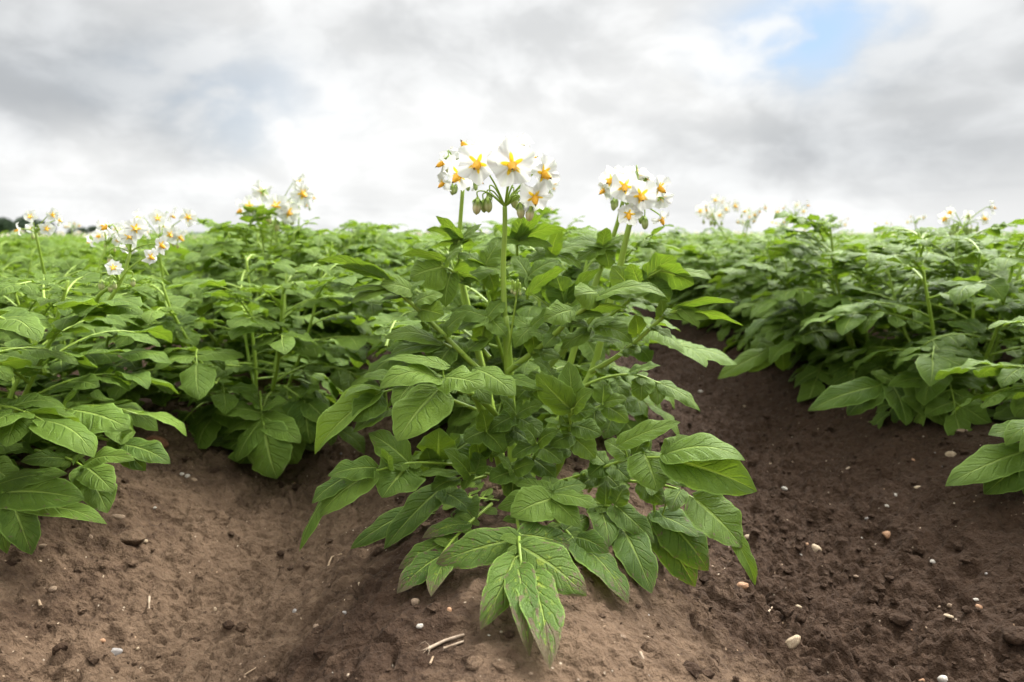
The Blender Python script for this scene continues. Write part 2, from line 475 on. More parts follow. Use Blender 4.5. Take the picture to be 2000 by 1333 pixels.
# ------------------------------------------------------------------ plant geometry
def leaflet(acc, B, T, N, W, bow=.10, fold=.18, curl=.22, wav=.12, nu=11, nv=7, rnd=.5, age=0., young=0., rng=None, twist=0., lobe=0.0, pk=.032, skew=0.):
    B = np.asarray(B, float); T = np.asarray(T, float)
    L = np.linalg.norm(T - B)
    if L < 1e-5: return
    d = (T - B) / L
    S = U(np.cross(d, N)); n = np.cross(S, d)
    t = np.linspace(0, 1, nu)[:, None]; v = np.linspace(-1, 1, nv)[None, :]
    prof = np.interp(t, [0, .03, .09, .18, .30, .42, .56, .70, .82, .91, .97, 1.], [.10, .46, .74, .92, 1.0, .99, .92, .76, .54, .31, .12, .0])
    p1, p2, p3 = (rng.uniform(0, 6.28) for _ in range(3))
    av = np.abs(v)
    sgn = np.sign(v)
    hw = prof * (1 + .055 * np.sin(t * 13 + p1 + sgn * 1.3) + .03 * np.sin(t * 29 + p2 + sgn))
    if lobe > 0:
        hw = hw * (1 + lobe * np.exp(-((t - .62) / .07) ** 2) * (.5 + .5 * sgn) - .5 * lobe * np.exp(-((t - .47) / .06) ** 2))
    x = v * hw * W * .5 * (1 + skew * sgn)
    y = t * L * np.ones_like(v)
    y = y - .075 * L * av ** 1.6 * (1 - t) ** 3 + .05 * L * av ** 1.3 * t * (1 - t) * 2
    z = 4 * bow * L * (t - t * t) * (1 + .35 * (t - .5)) * np.ones_like(v)
    z = z + fold * np.abs(x)
    z = z - curl * W * .5 * av ** 2.6 * hw
    ph = 6.2 * t - 1.7 * av ** .8
    z = z + pk * W * np.cos(2 * PI * (ph - .0)) * (av ** .6) * (1 - av ** 5) * np.minimum(1, hw * 1.4)
    z = z + wav * W * .5 * av ** 2 * hw * (np.sin(2 * PI * 2.1 * t + p1 + sgn * .9) + .22 * np.sin(2 * PI * 4.3 * t + p3 - sgn))
    if twist:
        a = twist * (t - .2); x, z = x * np.cos(a) - (z) * np.sin(a) * .0 , z + x * np.sin(a)
    V = B + x[..., None] * S + y[..., None] * d + z[..., None] * n
    V = V.reshape(-1, 3)
    UV = np.stack([np.broadcast_to(t, (nu, nv)), np.broadcast_to(v * .5 + .5, (nu, nv))], -1).reshape(-1, 2)
    D = np.tile([rnd, age, young, 1.], (nu * nv, 1))
    acc.add(V, grid_faces(nu, nv), UV, D, 0)

def smooth_path(pts, k=4):
    p = np.asarray(pts, float)
    if len(p) < 3: return np.array([p[0] + (p[-1] - p[0]) * s for s in np.linspace(0, 1, k + 1)])
    q = np.vstack([2 * p[0] - p[1], p, 2 * p[-1] - p[-2]])
    out = []
    for i in range(1, len(q) - 2):
        for s in np.linspace(0, 1, k, endpoint=False):
            a, b_, c, d = q[i - 1], q[i], q[i + 1], q[i + 2]
            out.append(.5 * ((2 * b_) + (-a + c) * s + (2 * a - 5 * b_ + 4 * c - d) * s * s + (-a + 3 * b_ - 3 * c + d) * s ** 3))
    out.append(p[-1])
    return np.array(out)

def tube(acc, pts, r0, r1, ns=7, mat=1, rnd=.5, cap=True, k=4, ridge=.0):
    p = smooth_path(pts, k) if k else np.asarray(pts, float)
    n = len(p)
    rad = np.linspace(r0, r1, n)
    if cap:
        p = np.vstack([p, p[-1] + U(p[-1] - p[-2]) * r1 * .7]); rad = np.append(rad, r1 * .05); n += 1
    tan = np.gradient(p, axis=0)
    ref = np.array([.3, .9, .2]) if abs(U(tan[0])[2]) > .8 else np.array([0, 0, 1.])
    V = np.zeros((n, ns, 3)); a = np.arange(ns) / ns * 2 * PI
    for i in range(n):
        d = U(tan[i]); s = U(np.cross(d, ref)); q = np.cross(s, d); ref = q
        rr = rad[i] * (1 + ridge * np.cos(3 * a))
        V[i] = p[i] + (np.cos(a) * rr)[:, None] * s + (np.sin(a) * rr)[:, None] * q
    UV = np.stack([np.repeat(np.linspace(0, 1, n), ns), np.tile(a / 6.283, n)], -1)
    acc.add(V.reshape(-1, 3), grid_faces(n, ns, True)[:, ::-1], UV, np.tile([rnd, 0, 0, 1.], (n * ns, 1)), mat)
    return p

LOD = {0: (17, 11), 1: (11, 7), 2: (7, 5), 3: (5, 3)}
def compound_leaf(acc, p0, dr, Ll, rng, lod=1, size=1.0, droop=.9, age=0., young=0., npair=3, ztop=None):
    """one compound leaf: rachis, paired leaflets, end leaflet, tiny leaflets between"""
    nu, nv = LOD[lod]
    d = U(dr); pts = [np.array(p0)]
    n = 7
    side = U(np.cross(d, [0, 0, 1.])) if abs(d[2]) < .97 else U(np.cross(d, [rng.uniform(-1, 1), rng.uniform(-1, 1), 0]))
    dirs = []
    for i in range(n):
        dirs.append(d); pts.append(pts[-1] + d * Ll / n)
        ang = droop / n * (.5 + i / n)
        up = np.cross(side, d)
        d = U(d * math.cos(ang) - up * math.sin(ang) + side * rng.uniform(-.05, .05))
        side = U(np.cross(d, np.cross(side, d)))
    pts = np.array(pts); dirs.append(d)
    if lod <= 2: tube(acc, pts, .0021 * size + .0004, .0009, 5 if lod < 2 else 4, 1, k=0 if lod > 0 else 2)
    def at(f):
        x = f * n; i = min(int(x), n - 1); return pts[i] + (pts[i + 1] - pts[i]) * (x - i), dirs[i]
    rl = np.clip(rng.gauss(.5, .22), 0, 1)
    fr = [.40, .60, .80][-npair:] if npair <= 3 else [.22, .42, .62, .82]
    sc = [.62, .85, 1.0][-npair:] if npair <= 3 else [.55, .78, .95, 1.]
    for f, s_ in zip(fr, sc):
        for sg in (-1, 1):
            if rng.random() < .04: continue
            q, dd = at(f + rng.uniform(-.025, .025)); up = np.cross(side, dd)
            LL = .39 * Ll * s_ * size * rng.uniform(.88, 1.12)
            an = math.radians(rng.uniform(48, 72))
            ld = U(dd * math.cos(an) + side * sg * math.sin(an) - up * rng.uniform(.0, .45) + np.array([0, 0, rng.uniform(-.25, .12)]))
            q2 = q + ld * .007 * size
            if lod <= 1: tube(acc, [q, q2 + ld * .004], .0010, .0008, 4, 1, k=0, cap=False)
            nn = U(up + side * sg * rng.uniform(-.35, .25) + np.array([rng.uniform(-.2, .2), rng.uniform(-.2, .2), .15]))
            leaflet(acc, q2, q2 + ld * LL, nn, LL * rng.uniform(.60, .74), rng.uniform(.04, .17), rng.uniform(.02, .40), rng.uniform(.10, .45), rng.uniform(.05, .20), nu, nv,
                    np.clip(rl + rng.uniform(-.15, .15), 0, 1), age, young, rng, skew=.06 * sg, twist=rng.uniform(-.5, .5))
    if lod <= 1:
        for f in (.12, .32, .52, .72):
            for sg in (-1, 1):
                q, dd = at(f); up = np.cross(side, dd)
                LL = .085 * Ll * rng.uniform(.7, 1.3)
                ld = U(dd * .4 + side * sg - up * .1)
                leaflet(acc, q, q + ld * LL, up, LL * .8, .08, .1, .2, .05, 5, 3, rl, 0, young, rng)
    q, dd = at(1.0); up = np.cross(side, dd)
    LL = .46 * Ll * size * rng.uniform(.9, 1.1)
    leaflet(acc, q, q + U(dd + np.array([0, 0, -.15])) * LL, U(up + side * rng.uniform(-.3, .3)), LL * rng.uniform(.62, .74), rng.uniform(.06, .18), rng.uniform(.05, .35), rng.uniform(.15, .45), rng.uniform(.05, .18), nu, nv, rl, age, young, rng,
            lobe=rng.choice([0, 0, 0, .12]), twist=rng.uniform(-.4, .4))

def gen_plant(seed, nst=5, H=.33, lod=1, spread=1.0, nleaf=8, lsize=1.0, avoid=None):
    """stems and leaves of one potato plant, base at the origin -> (list of stem Acc, list of leaf Acc)"""
    rng = random.Random(seed)
    stems, leaves = [], []
    a0 = rng.uniform(0, 6.28)
    for s in range(nst):
        az = a0 + s * 2 * PI / max(nst - 1, 1) + rng.uniform(-.4, .4)
        tilt = rng.uniform(.22, .70) * spread if s else rng.uniform(0, .15)
        o = np.array([math.cos(az), math.sin(az), 0]) * rng.uniform(.008, .03)
        Ls = H * rng.uniform(.92, 1.1) * (1.0 + .12 * tilt)
        out = np.array([math.cos(az), math.sin(az), 0])
        pts = [o - np.array([0, 0, .03])]; n = 8
        for i in range(n):
            f = i / (n - 1)
            tl = tilt * (1.15 - .55 * f)
            d = U(out * math.sin(tl) + np.array([rng.uniform(-.07, .07), rng.uniform(-.07, .07), math.cos(tl)]))
            pts.append(pts[-1] + d * (Ls + .03) / n)
        pts = np.array(pts)
        acc = Acc(); tube(acc, pts, .0042, .0022, 7 if lod < 2 else 4, 1, k=2 if lod < 2 else 0, ridge=.12)
        stems.append(acc)
        la = rng.uniform(0, 6.28)
        for i in range(nleaf):
            f = .10 + .88 * (i + rng.uniform(-.2, .2)) / (nleaf - 1) if nleaf > 1 else .8
            f = min(max(f, .05), 1.0)
            x = f * (len(pts) - 1); k = min(int(x), len(pts) - 2); p0 = pts[k] + (pts[k + 1] - pts[k]) * (x - k)
            la += 2.4 + rng.uniform(-.35, .35)
            hd = np.array([math.cos(la), math.sin(la), 0])
            if s and hd @ out < -.35: hd = hd - 1.7 * (hd @ out) * out; hd = U(hd)
            el = -.10 + .95 * f + rng.uniform(-.22, .22)
            if f > .93: el = rng.uniform(.4, .9)
            dv = hd * math.cos(el) + np.array([0, 0, math.sin(el)])
            Ll = (.105 + .070 * math.sin(min(1, f * 1.15) * PI) ** .8) * rng.uniform(.85, 1.15) * lsize
            yg = max(0, (f - .80) / .2) * rng.uniform(.2, .8)
            if f > .93: Ll = .065 * rng.uniform(.8, 1.3) * lsize
            if avoid is not None and avoid(p0, dv, Ll, rng): continue
            acc = Acc()
            compound_leaf(acc, p0, dv, Ll, rng, lod, 1.0, rng.uniform(.6, 1.3) + (.5 if f < .35 else 0), age=max(0, .85 - 2.0 * f) * rng.uniform(0, 1), young=yg, npair=4 if lod < 3 else 3)
            leaves.append(acc)
    return stems, leaves

def clamp_ground(V, cx, cy, z0=0.0, rz=0.0, clear=.006):
    return V

# ------------------------------------------------------------------ flowers
def flower(acc, c, facing, R, rng, lod=0, reflex=.0, up=(0, 0, 1)):
    """open corolla with the orange anther cone; c = corolla centre, facing = direction of the cone"""
    f = U(facing); s = np.cross(f, up); s = U(s) if np.linalg.norm(s) > .05 else U(np.cross(f, [1, 0, 0])); q = np.cross(s, f)
    na, nr = (50, 8) if lod == 0 else (20, 4)
    a = np.arange(na) / na * 2 * PI
    rot = rng.uniform(0, 6.28)
    ca = np.abs(np.cos(2.5 * a))                       # 1 at lobe tips
    Ra = R * (.82 + .12 * ca ** 1.2 + .12 * ca ** 8)
    Ra = Ra * (1 + .06 * np.sin(a + rng.uniform(0, 6)))
    tt = np.linspace(.05, 1, nr)[:, None]
    r = tt * Ra[None]
    ph = rng.uniform(0, 6)
    z = .30 * R * tt ** 1.2 * (1 - reflex * 2.2 * tt) + (.15 * np.sin(5 * a + ph) + .08 * np.sin(9 * a + 2 * ph) + .05 * np.sin(16 * a + ph))[None] * R * tt ** 2 + .07 * R * (1 - ca)[None] * tt + R * .12 * (tt ** 2) * np.sin(a + ph)[None]
    z = z - .12 * R * (ca ** 6)[None] * tt ** 4
    V = c + (np.cos(a + rot)[None] * r)[..., None] * s + (np.sin(a + rot)[None] * r)[..., None] * q + z[..., None] * f
    UV = np.stack([np.broadcast_to(tt, (nr, na)), np.broadcast_to(a / (2 * PI), (nr, na))], -1).reshape(-1, 2)
    acc.add(V.reshape(-1, 3), grid_faces(nr, na, True), UV, None, 0)
    # anther cone hangs a little
    fa = U(f + np.array([0, 0, -.30]))
    L = R * .62; ns = 15 if lod == 0 else 6
    nz = 7 if lod == 0 else 4
    aa = np.arange(ns) / ns * 2 * PI
    s2 = U(np.cross(fa, up)) if abs(fa[2]) < .95 else s; q2 = np.cross(s2, fa)
    tz = np.linspace(0, 1, nz)
    pr = np.interp(tz, [0, .15, .5, .85, 1], [.65, 1, .92, .62, .2]) * R * .20
    rr = pr[:, None] * (1 + .13 * np.cos(5 * aa))[None]
    V = c + fa * R * .02 + (np.cos(aa)[None] * rr)[..., None] * s2 + (np.sin(aa)[None] * rr)[..., None] * q2 + (tz * L)[:, None, None] * fa
    acc.add(V.reshape(-1, 3), grid_faces(nz, ns, True), None, None, 1)
    if lod == 0:
        e = c + fa * (L + R * .02)
        tube(acc, [e - fa * R * .05, e + fa * R * .05], R * .055, R * .05, 6, 3, k=0)
        tube(acc, [e, e + fa * R * .13 + np.array([0, 0, -R * .03])], R * .014, R * .022, 5, 2, k=0)
    # calyx
    if lod == 0:
        tube(acc, [c - f * R * .30, c - f * R * .12, c - f * R * .02], R * .06, R * .15, 8, 2, k=2, cap=False)
        for k in range(5):
            g = k * 2 * PI / 5 + .6
            e1 = c - f * R * .14 + (math.cos(g) * s + math.sin(g) * q) * R * .06
            e2 = c - f * R * .10 + (math.cos(g) * s + math.sin(g) * q) * R * .48
            A2 = Acc(); leaflet(A2, e1, e2, -f, R * .16, .08, .1, .1, .0, 5, 3, .5, 0, .3, rng); V_, F_, u_, D_, M_ = A2.arrays()
            acc.merge((V_, F_, u_, D_, np.full(len(F_), 2)))
    return c - f * R * .30

def bud(acc, top, L, rng, cream=.8, d=(0, 0, -1), lod=0):
    """hanging closed bud below `top`"""
    d = U(np.asarray(d, float) + np.array([rng.uniform(-.12, .12), rng.uniform(-.12, .12), 0])); s = U(np.cross(d, [0.2, 1, .1])); q = np.cross(s, d)
    ns, nz = (12, 9) if lod == 0 else (6, 5)
    tz = np.linspace(0, 1, nz); a = np.arange(ns) / ns * 2 * PI
    pr = np.interp(tz, [0, .08, .3, .6, .85, .96, 1], [.12, .55, .95, 1.0, .72, .35, .04]) * L * .27
    rr = pr[:, None] * (1 + .06 * np.cos(5 * a))[None]
    V = np.asarray(top) + (np.cos(a)[None] * rr)[..., None] * s + (np.sin(a)[None] * rr)[..., None] * q + (tz * L)[:, None, None] * d
    UV = np.stack([np.repeat(tz, ns), np.tile(a / 6.283, nz)], -1)
    acc.add(V.reshape(-1, 3), grid_faces(nz, ns, True), UV, np.tile([cream, 0, 0, 1.], (ns * nz, 1)), 4)
    if lod == 0:
        for k in range(5):
            g = k * 2 * PI / 5
            o = math.cos(g) * s + math.sin(g) * q
            e1 = np.asarray(top) + o * L * .06
            e2 = np.asarray(top) + o * L * .29 + d * L * .42
            A2 = Acc(); leaflet(A2, e1, e2, o, L * .20, .28, -.1, .0, .0, 5, 3, .5, 0, .4, rng); V_, F_, u_, D_, M_ = A2.arrays()
            acc.merge((V_, F_, u_, D_, np.full(len(F_), 2)))
        tube(acc, [np.asarray(top) - d * L * .12, np.asarray(top) + d * L * .08], L * .05, L * .17, 7, 2, k=0, cap=False)

def cluster_obj(root, stalk, fork_r, flowers, buds, seed, lod=0, detail=True, stalk_r=(.0030, .0021)):
    """stalk: list of world points ending at the fork; flowers: (centre, facing, radius, reflex); buds: (top, length, cream). All world coords."""
    rng = random.Random(seed)
    iv = inv_root(root)
    def tr(arr): return (arr[0] @ iv[0].T + iv[1],) + tuple(arr[1:])
    acc = Acc()
    tube(acc, stalk, stalk_r[0], stalk_r[1], 8 if lod == 0 else 5, 2, k=4)
    fk = np.asarray(stalk[-1])
    kids = []
    for (c, f, R, rx) in flowers:
        c = np.asarray(c); f = U(f)
        fa = acc if not detail else Acc()
        e = flower(fa, c, f, R, rng, lod, rx)
        mid = fk + (e - fk) * .55 + np.array([0, 0, .25 * np.linalg.norm(e - fk) * .4])
        tube(acc, [fk, fk + (mid - fk) * .5 + np.array([0, 0, .002]), mid, e - f * R * .18, e + f * R * .05], .0013, .0008, 6 if lod == 0 else 4, 2, k=3)
        if detail: kids.append(('flower', fa))
    for (tp, L, cr) in buds:
        tp = np.asarray(tp)
        ba = acc if not detail else Acc()
        bud(ba, tp, L, rng, cr, lod=lod)
        mid = fk + (tp - fk) * .6 + np.array([0, 0, .010])
        tube(acc, [fk, mid, tp + np.array([0, 0, .008]), tp], .0010, .0008, 6 if lod == 0 else 4, 2, k=3)
        if detail: kids.append(('flower_bud', ba))
    o = link('flower_cluster', mesh_from('flower_cluster', tr(acc.arrays()), FLM), root)
    for nm, a in kids:
        link(nm, mesh_from(nm, tr(a.arrays()), FLM), o)
    return o

def inv_root(root):
    rz = root.rotation_euler[2]; s = root.scale[0]
    R = np.array([[math.cos(rz), math.sin(rz), 0], [-math.sin(rz), math.cos(rz), 0], [0, 0, 1]]) / s
    t = -R @ np.array(root.location)
    return R, t

def auto_cluster(root, base, top, size, seed, lod=1, nf=8, nb_=5, detail=False, green=False):
    """a loose umbel on a stalk from base to the fork just under `top`"""
    rng = random.Random(seed)
    base = np.asarray(base); top = np.asarray(top)
    fk = top - np.array([0, 0, size * .55])
    fl = []
    for i in range(nf):
        a = i * 2.4 + rng.uniform(-.4, .4); rr = size * rng.uniform(.22, .68)
        c = fk + np.array([math.cos(a) * rr, math.sin(a) * rr * .8, size * rng.uniform(.05, .58)])
        f = U([math.cos(a) + rng.uniform(-.3, .3), math.sin(a) - .55, rng.uniform(-.5, .15)])
        fl.append((c, f, size * rng.uniform(.165, .22), rng.uniform(.1, .5)))
    bl = []
    for i in range(nb_):
        a = rng.uniform(0, 6.28); rr = size * rng.uniform(.12, .42)
        bl.append((fk + np.array([math.cos(a) * rr, math.sin(a) * rr, size * rng.uniform(-.08, .12)]), size * rng.uniform(.14, .22), .15 if green else rng.uniform(.2, .9)))
    mid = (base + fk) / 2 + np.array([rng.uniform(-.01, .01), rng.uniform(-.01, .01), 0])
    return cluster_obj(root, [base, mid, fk], 0, fl, bl, seed, lod, detail)

# ------------------------------------------------------------------ the plant in the middle
HB = ground_hit(1000, 962)
HB = np.array([HB[0], HB[1], float(gz(HB[0], HB[1], False))])
HY = HB[1]
hero = tag(empty('potato_plant', HB), "big bushy potato plant with white flowers alone at the near end of the middle ridge", "potato plant", "potato plants growing in the field rows")
hrng = random.Random(77)

def clear_ground(p):
    p = np.array(p, float)
    for _ in range(200):
        if p[2] > float(gz(p[0], p[1], False)) + .011: break
        p = p + (CPOS - p) * .006
    return p
def settle(acc, off=.003):
    for V in acc.V:
        g = gz(V[:, 0], V[:, 1], False) + off
        lo = V[:, 2] < g
        V[lo, 2] = g[lo] + .15 * np.minimum(0, 0) 
CAMF = CM @ np.array([0, 0, -1.])
def depth_of(p): return float((np.asarray(p) - CPOS) @ CAMF)

def put_leaf(nm, a, root, par):
    root = root or hero
    R_, t_ = inv_root(root); arr = a.arrays()
    return link(nm, mesh_from(nm, (arr[0] @ R_.T + t_,) + tuple(arr[1:]), LEAFM), par or root)
def HL(rachis, leaflets, r=(.0022, .0012), age=0., label=None, dY=-.03, young=0., root=None):
    rp = [P(*q) for q in rachis]
    rp = [clear_ground(q) for q in rp]
    a = Acc()
    tube(a, rp, r[0], r[1], 7, 1, k=5)
    ruv = np.array([(q[0], q[1]) for q in rachis], float); ry = np.array([q[2] for q in rachis])
    o = None
    subs = []
    for lf in leaflets:
        ub, vb, ut, vt, wpx = lf[:5]
        op = lf[5] if len(lf) > 5 else {}
        # depth at the base: nearest rachis point
        best, yb = 1e9, ry[-1]; foot = rp[-1]
        for i in range(len(ruv) - 1):
            for s in np.linspace(0, 1, 9):
                q = ruv[i] * (1 - s) + ruv[i + 1] * s
                dd = np.hypot(q[0] - ub, q[1] - vb)
                if dd < best: best, yb, foot = dd, ry[i] * (1 - s) + ry[i + 1] * s, rp[i] * (1 - s) + rp[i + 1] * s
        yb = op.get('yb', yb)
        yt = op.get('yt', yb + op.get('d', dY))
        B = clear_ground(P(ub, vb, yb)); T = clear_ground(P(ut, vt, yt))
        N = np.array(op.get('n', (0., -.55, .85)))
        if 'n' not in op: N = N + np.array([hrng.uniform(-.42, .42), hrng.uniform(-.3, .3), 0])
        ch = T - B
        if abs(U(ch) @ U(N)) > .93: N = N + np.array([0, -.6, .6])
        W = wpx * depth_of((B + T) / 2) / 1333.3 * 1.14
        la = Acc()
        if np.linalg.norm(B - foot) > .002:
            tube(la, [foot, B + U(ch) * .003], .0011, .0009, 5, 1, k=0, cap=False)
        leaflet(la, B, T, N, W, op.get('bow', hrng.uniform(.05, .13)), op.get('fold', hrng.uniform(.05, .28)), op.get('curl', hrng.uniform(.14, .36)), op.get('wav', hrng.uniform(.06, .17)),
                23, 15, np.clip(op.get('c', hrng.uniform(.2, .8)), 0, 1), op.get('age', age), op.get('y', young), hrng, twist=op.get('tw', hrng.uniform(-.35, .35)), lobe=op.get('lobe', 0.), pk=.030)
        subs.append(la)
    # tiny leaflets along the rachis
    for i in range(len(rp) - 1):
        L = np.linalg.norm(rp[i + 1] - rp[i])
        for s in np.arange(.25, 1, .035 / max(L, .035)):
            q = rp[i] * (1 - s) + rp[i + 1] * s; dd = U(rp[i + 1] - rp[i]); sd = U(np.cross(dd, [0, -.4, .9]))
            for sg in (-1, 1):
                LL = hrng.uniform(.008, .020); ld = U(dd * .4 + sd * sg + np.array([0, 0, hrng.uniform(-.2, .3)]))
                leaflet(a, q, q + ld * LL, np.array([0, -.3, .9]), LL * .8, .1, .1, .2, .05, 5, 3, .5, 0, .2, hrng)
    settle(a)
    o = put_leaf('leaf', a, root, None)
    if label: o['label'] = label
    for s_ in subs:
        settle(s_)
        put_leaf('leaflet', s_, root, o)
UN = (0, .62, .8)
# --- low front
HL([(1004, 985, .735), (1013, 1030, .66), (1014, 1060, .60), (1018, 1100, .575)],
   [(1008, 1053, 851, 1101, 66, dict(yt=.60, fold=.12)), (1006, 1088, 938, 1231, 62, dict(yt=.53, fold=.1, bow=.14)), (1010, 1106, 1034, 1283, 58, dict(yt=.475, age=1., bow=.15, fold=.25)),
    (1028, 1112, 1074, 1308, 80, dict(yt=.485, age=1., bow=.10, fold=.35, lobe=.1)), (1018, 1068, 1146, 1165, 84, dict(yt=.56, fold=.05)), (1018, 1045, 1120, 1075, 60, dict(yt=.66, c=.2))],
   age=.75, dY=-.07, label="low front leaf touching the soil, yellow flecked with brown tips")
HL([(960, 985, .76), (912, 1026, .70), (884, 1056, .675), (862, 1085, .66)],
   [(914, 1024, 824, 1052, 32), (886, 1052, 778, 1112, 40), (862, 1086, 775, 1160, 48, dict(c=.05)), (880, 1088, 842, 1166, 46)], age=.9, dY=-.04)
HL([(950, 930, .80), (880, 950, .78), (857, 958, .77)],
   [(860, 955, 750, 1073, 56, dict(c=.05, fold=.45)), (826, 988, 684, 1073, 46, dict(c=.0)), (866, 962, 920, 1000, 50, dict(c=.0, d=.02)), (905, 990, 930, 1018, 60, dict(c=.05))], age=.3, dY=-.04)
# --- lower left fan
HL([(960, 915, .80), (880, 907, .765), (800, 905, .73), (731, 921, .70)],
   [(729, 922, 622, 1010, 60, dict(fold=.1, c=.8)), (652, 947, 584, 1078, 32, dict(yb=.69, fold=-.3)), (735, 914, 640, 930, 46, dict(wav=.3)), (690, 926, 609, 984, 40, dict(c=.1)),
    (801, 907, 746, 973, 88, dict(wav=.2, d=-.05)), (798, 904, 719, 846, 62, dict(wav=.22, d=-.01)), (757, 914, 750, 878, 34)], age=.25, dY=-.03)
HL([(930, 800, .78), (850, 770, .765), (790, 758, .755), (742, 768, .745)],
   [(740, 769, 615, 888, 60, dict(fold=.7, curl=.1)), (741, 775, 690, 824, 54), (738, 763, 673, 778, 36, dict(fold=.4)), (762, 800, 690, 845, 34), (795, 742, 708, 737, 36), (800, 755, 770, 800, 40)], dY=-.04)
# --- big leaf reaching to the viewer, upper left
HL([(1007, 858, .80), (938, 780, .735), (868, 754, .69)],
   [(860, 738, 740, 760, 60, dict(c=.85, bow=.2, n=(0, -.45, .9))), (856, 762, 776, 862, 98, dict(c=.9, fold=.05, curl=.12, n=(-.25, -.8, .5), yt=.64)), (870, 716, 740, 709, 42, dict(c=.8, d=0., n=(0, -.25, .95))),
    (866, 738, 948, 756, 66, dict(c=.8, n=(.1, -.6, .75), wav=.25)), (932, 722, 1007, 773, 60, dict(c=.7, n=(.2, -.6, .7))), (985, 738, 1062, 763, 34, dict(n=(0, -.3, .9))), (905, 742, 960, 790, 40, dict(yb=.75))], r=(.0042, .0026), dY=-.035)
HL([(985, 760, .81), (926, 713, .795), (840, 628, .775), (779, 571, .755), (748, 546, .745)],
   [(752, 545, 616, 511, 30, dict(n=UN, fold=.5)), (765, 552, 664, 521, 34, dict(n=UN, fold=.45)), (803, 566, 742, 556, 44, dict(n=(.1, -.7, .6), c=.9, d=-.02)), (770, 562, 684, 593, 36, dict(c=.8, n=(0, -.35, .9))),
    (760, 560, 675, 573, 24, dict(c=.7)), (808, 580, 742, 588, 24, dict(c=.6)), (812, 590, 866, 575, 44, dict(c=.9, d=.01)), (822, 605, 868, 616, 44, dict(c=.8, n=(-.2, -.8, .5))), (835, 640, 808, 620, 26), (790, 570, 830, 548, 34, dict(d=.02))], r=(.0036, .0018), dY=-.02)
HL([(900, 690, .80), (862, 668, .79)],
   [(860, 668, 750, 661, 46, dict(c=.75, n=(0, -.4, .9), bow=.16)), (856, 674, 760, 697, 42, dict(c=.15)), (868, 648, 912, 612, 48, dict(c=.6)), (918, 681, 977, 648, 44, dict(c=.6, d=.01)), (880, 680, 850, 726, 46, dict(c=.3)), (868, 660, 820, 630, 40, dict(c=.5))], dY=-.015)
HL([(920, 560, .83), (880, 528, .82), (862, 520, .815)],
   [(866, 522, 800, 543, 72, dict(c=.8, n=(.2, -.8, .5), fold=-.1)), (870, 512, 905, 487, 44, dict(c=.7)), (868, 510, 780, 500, 26, dict(n=UN)), (890, 530, 940, 560, 36, dict(n=UN)), (880, 535, 870, 600, 40, dict(n=UN)), (905, 545, 965, 530, 36)], dY=-.015)
# --- inner lower leaves
HL([(975, 930, .79), (940, 924, .765), (915, 925, .74)],
   [(893, 922, 819, 929, 42, dict(yb=.735)), (916, 926, 866, 879, 44), (919, 929, 906, 958, 24, dict(c=.7)), (892, 936, 843, 960, 44, dict(c=.2)), (937, 905, 927, 847, 36, dict(n=(.3, -.9, .2), c=.3)), (928, 925, 938, 885, 34, dict(c=.3))], dY=-.025)
HL([(930, 890, .80), (880, 892, .78), (858, 896, .765)],
   [(857, 896, 858, 836, 68, dict(n=(0, -.8, .6), wav=.2)), (842, 904, 834, 874, 36), (860, 900, 820, 905, 40), (872, 890, 900, 850, 40, dict(c=.2)), (890, 880, 940, 850, 46, dict(c=.1, d=.02))], dY=-.01)
HL([(1045, 940, .77), (1066, 968, .70), (1074, 976, .675)],
   [(1074, 976, 997, 1010, 72, dict(c=.9, n=(0, -.75, .65), yt=.645)), (1077, 977, 1132, 1029, 47, dict(c=.8)), (1074, 968, 971, 993, 42, dict(c=.6, d=-.01)), (1082, 965, 1168, 990, 42, dict(c=.7)), (1080, 962, 1005, 945, 34, dict(d=.02)),
    (1084, 958, 1145, 948, 32, dict(d=.03)), (1075, 960, 1072, 930, 34, dict(d=.03))], age=.2, dY=-.03)
HL([(985, 880, .80), (1000, 840, .765), (1010, 815, .75)],
   [(1010, 815, 1062, 855, 44, dict(c=.3)), (1008, 812, 955, 845, 46, dict(c=.2)), (1012, 808, 1060, 790, 38, dict(c=.5)), (1006, 806, 975, 775, 40, dict(c=.4)), (1002, 840, 1045, 880, 40, dict(c=.1)), (998, 842, 950, 880, 40, dict(c=.1))], dY=-.012)
HL([(1000, 965, .77), (1003, 935, .735), (1004, 925, .73)],
   [(1004, 925, 1050, 955, 40, dict(c=.3)), (1000, 922, 955, 940, 42, dict(c=.2)), (1006, 918, 1045, 905, 36, dict(c=.45)), (1000, 918, 972, 890, 36, dict(c=.4)), (1003, 935, 1000, 975, 40, dict(c=.15))], dY=-.012)
HL([(1030, 930, .79), (1045, 890, .745), (1050, 870, .735)],
   [(1050, 870, 1100, 905, 44, dict(c=.3)), (1048, 868, 1000, 895, 42, dict(c=.25)), (1052, 864, 1092, 842, 38, dict(c=.4)), (1046, 862, 1020, 832, 36, dict(c=.4)), (1040, 895, 1085, 935, 42, dict(c=.1)), (1038, 900, 990, 930, 44, dict(c=.15))], dY=-.012)
HL([(960, 900, .79), (955, 860, .75), (950, 845, .74)],
   [(950, 845, 985, 885, 40, dict(c=.2)), (946, 842, 905, 862, 40, dict(c=.3)), (950, 838, 940, 800, 36, dict(c=.4)), (956, 870, 1000, 860, 34, dict(c=.2)), (954, 872, 915, 900, 38, dict(c=.1))], dY=-.012)
HL([(1020, 760, .80), (1060, 740, .775), (1080, 735, .765)],
   [(1080, 735, 1120, 765, 40, dict(c=.3)), (1076, 730, 1040, 705, 38, dict(c=.4)), (1062, 742, 1060, 785, 40, dict(c=.2)), (1058, 736, 1020, 760, 36, dict(c=.4)), (1040, 752, 1010, 780, 36, dict(c=.15))], dY=-.012)
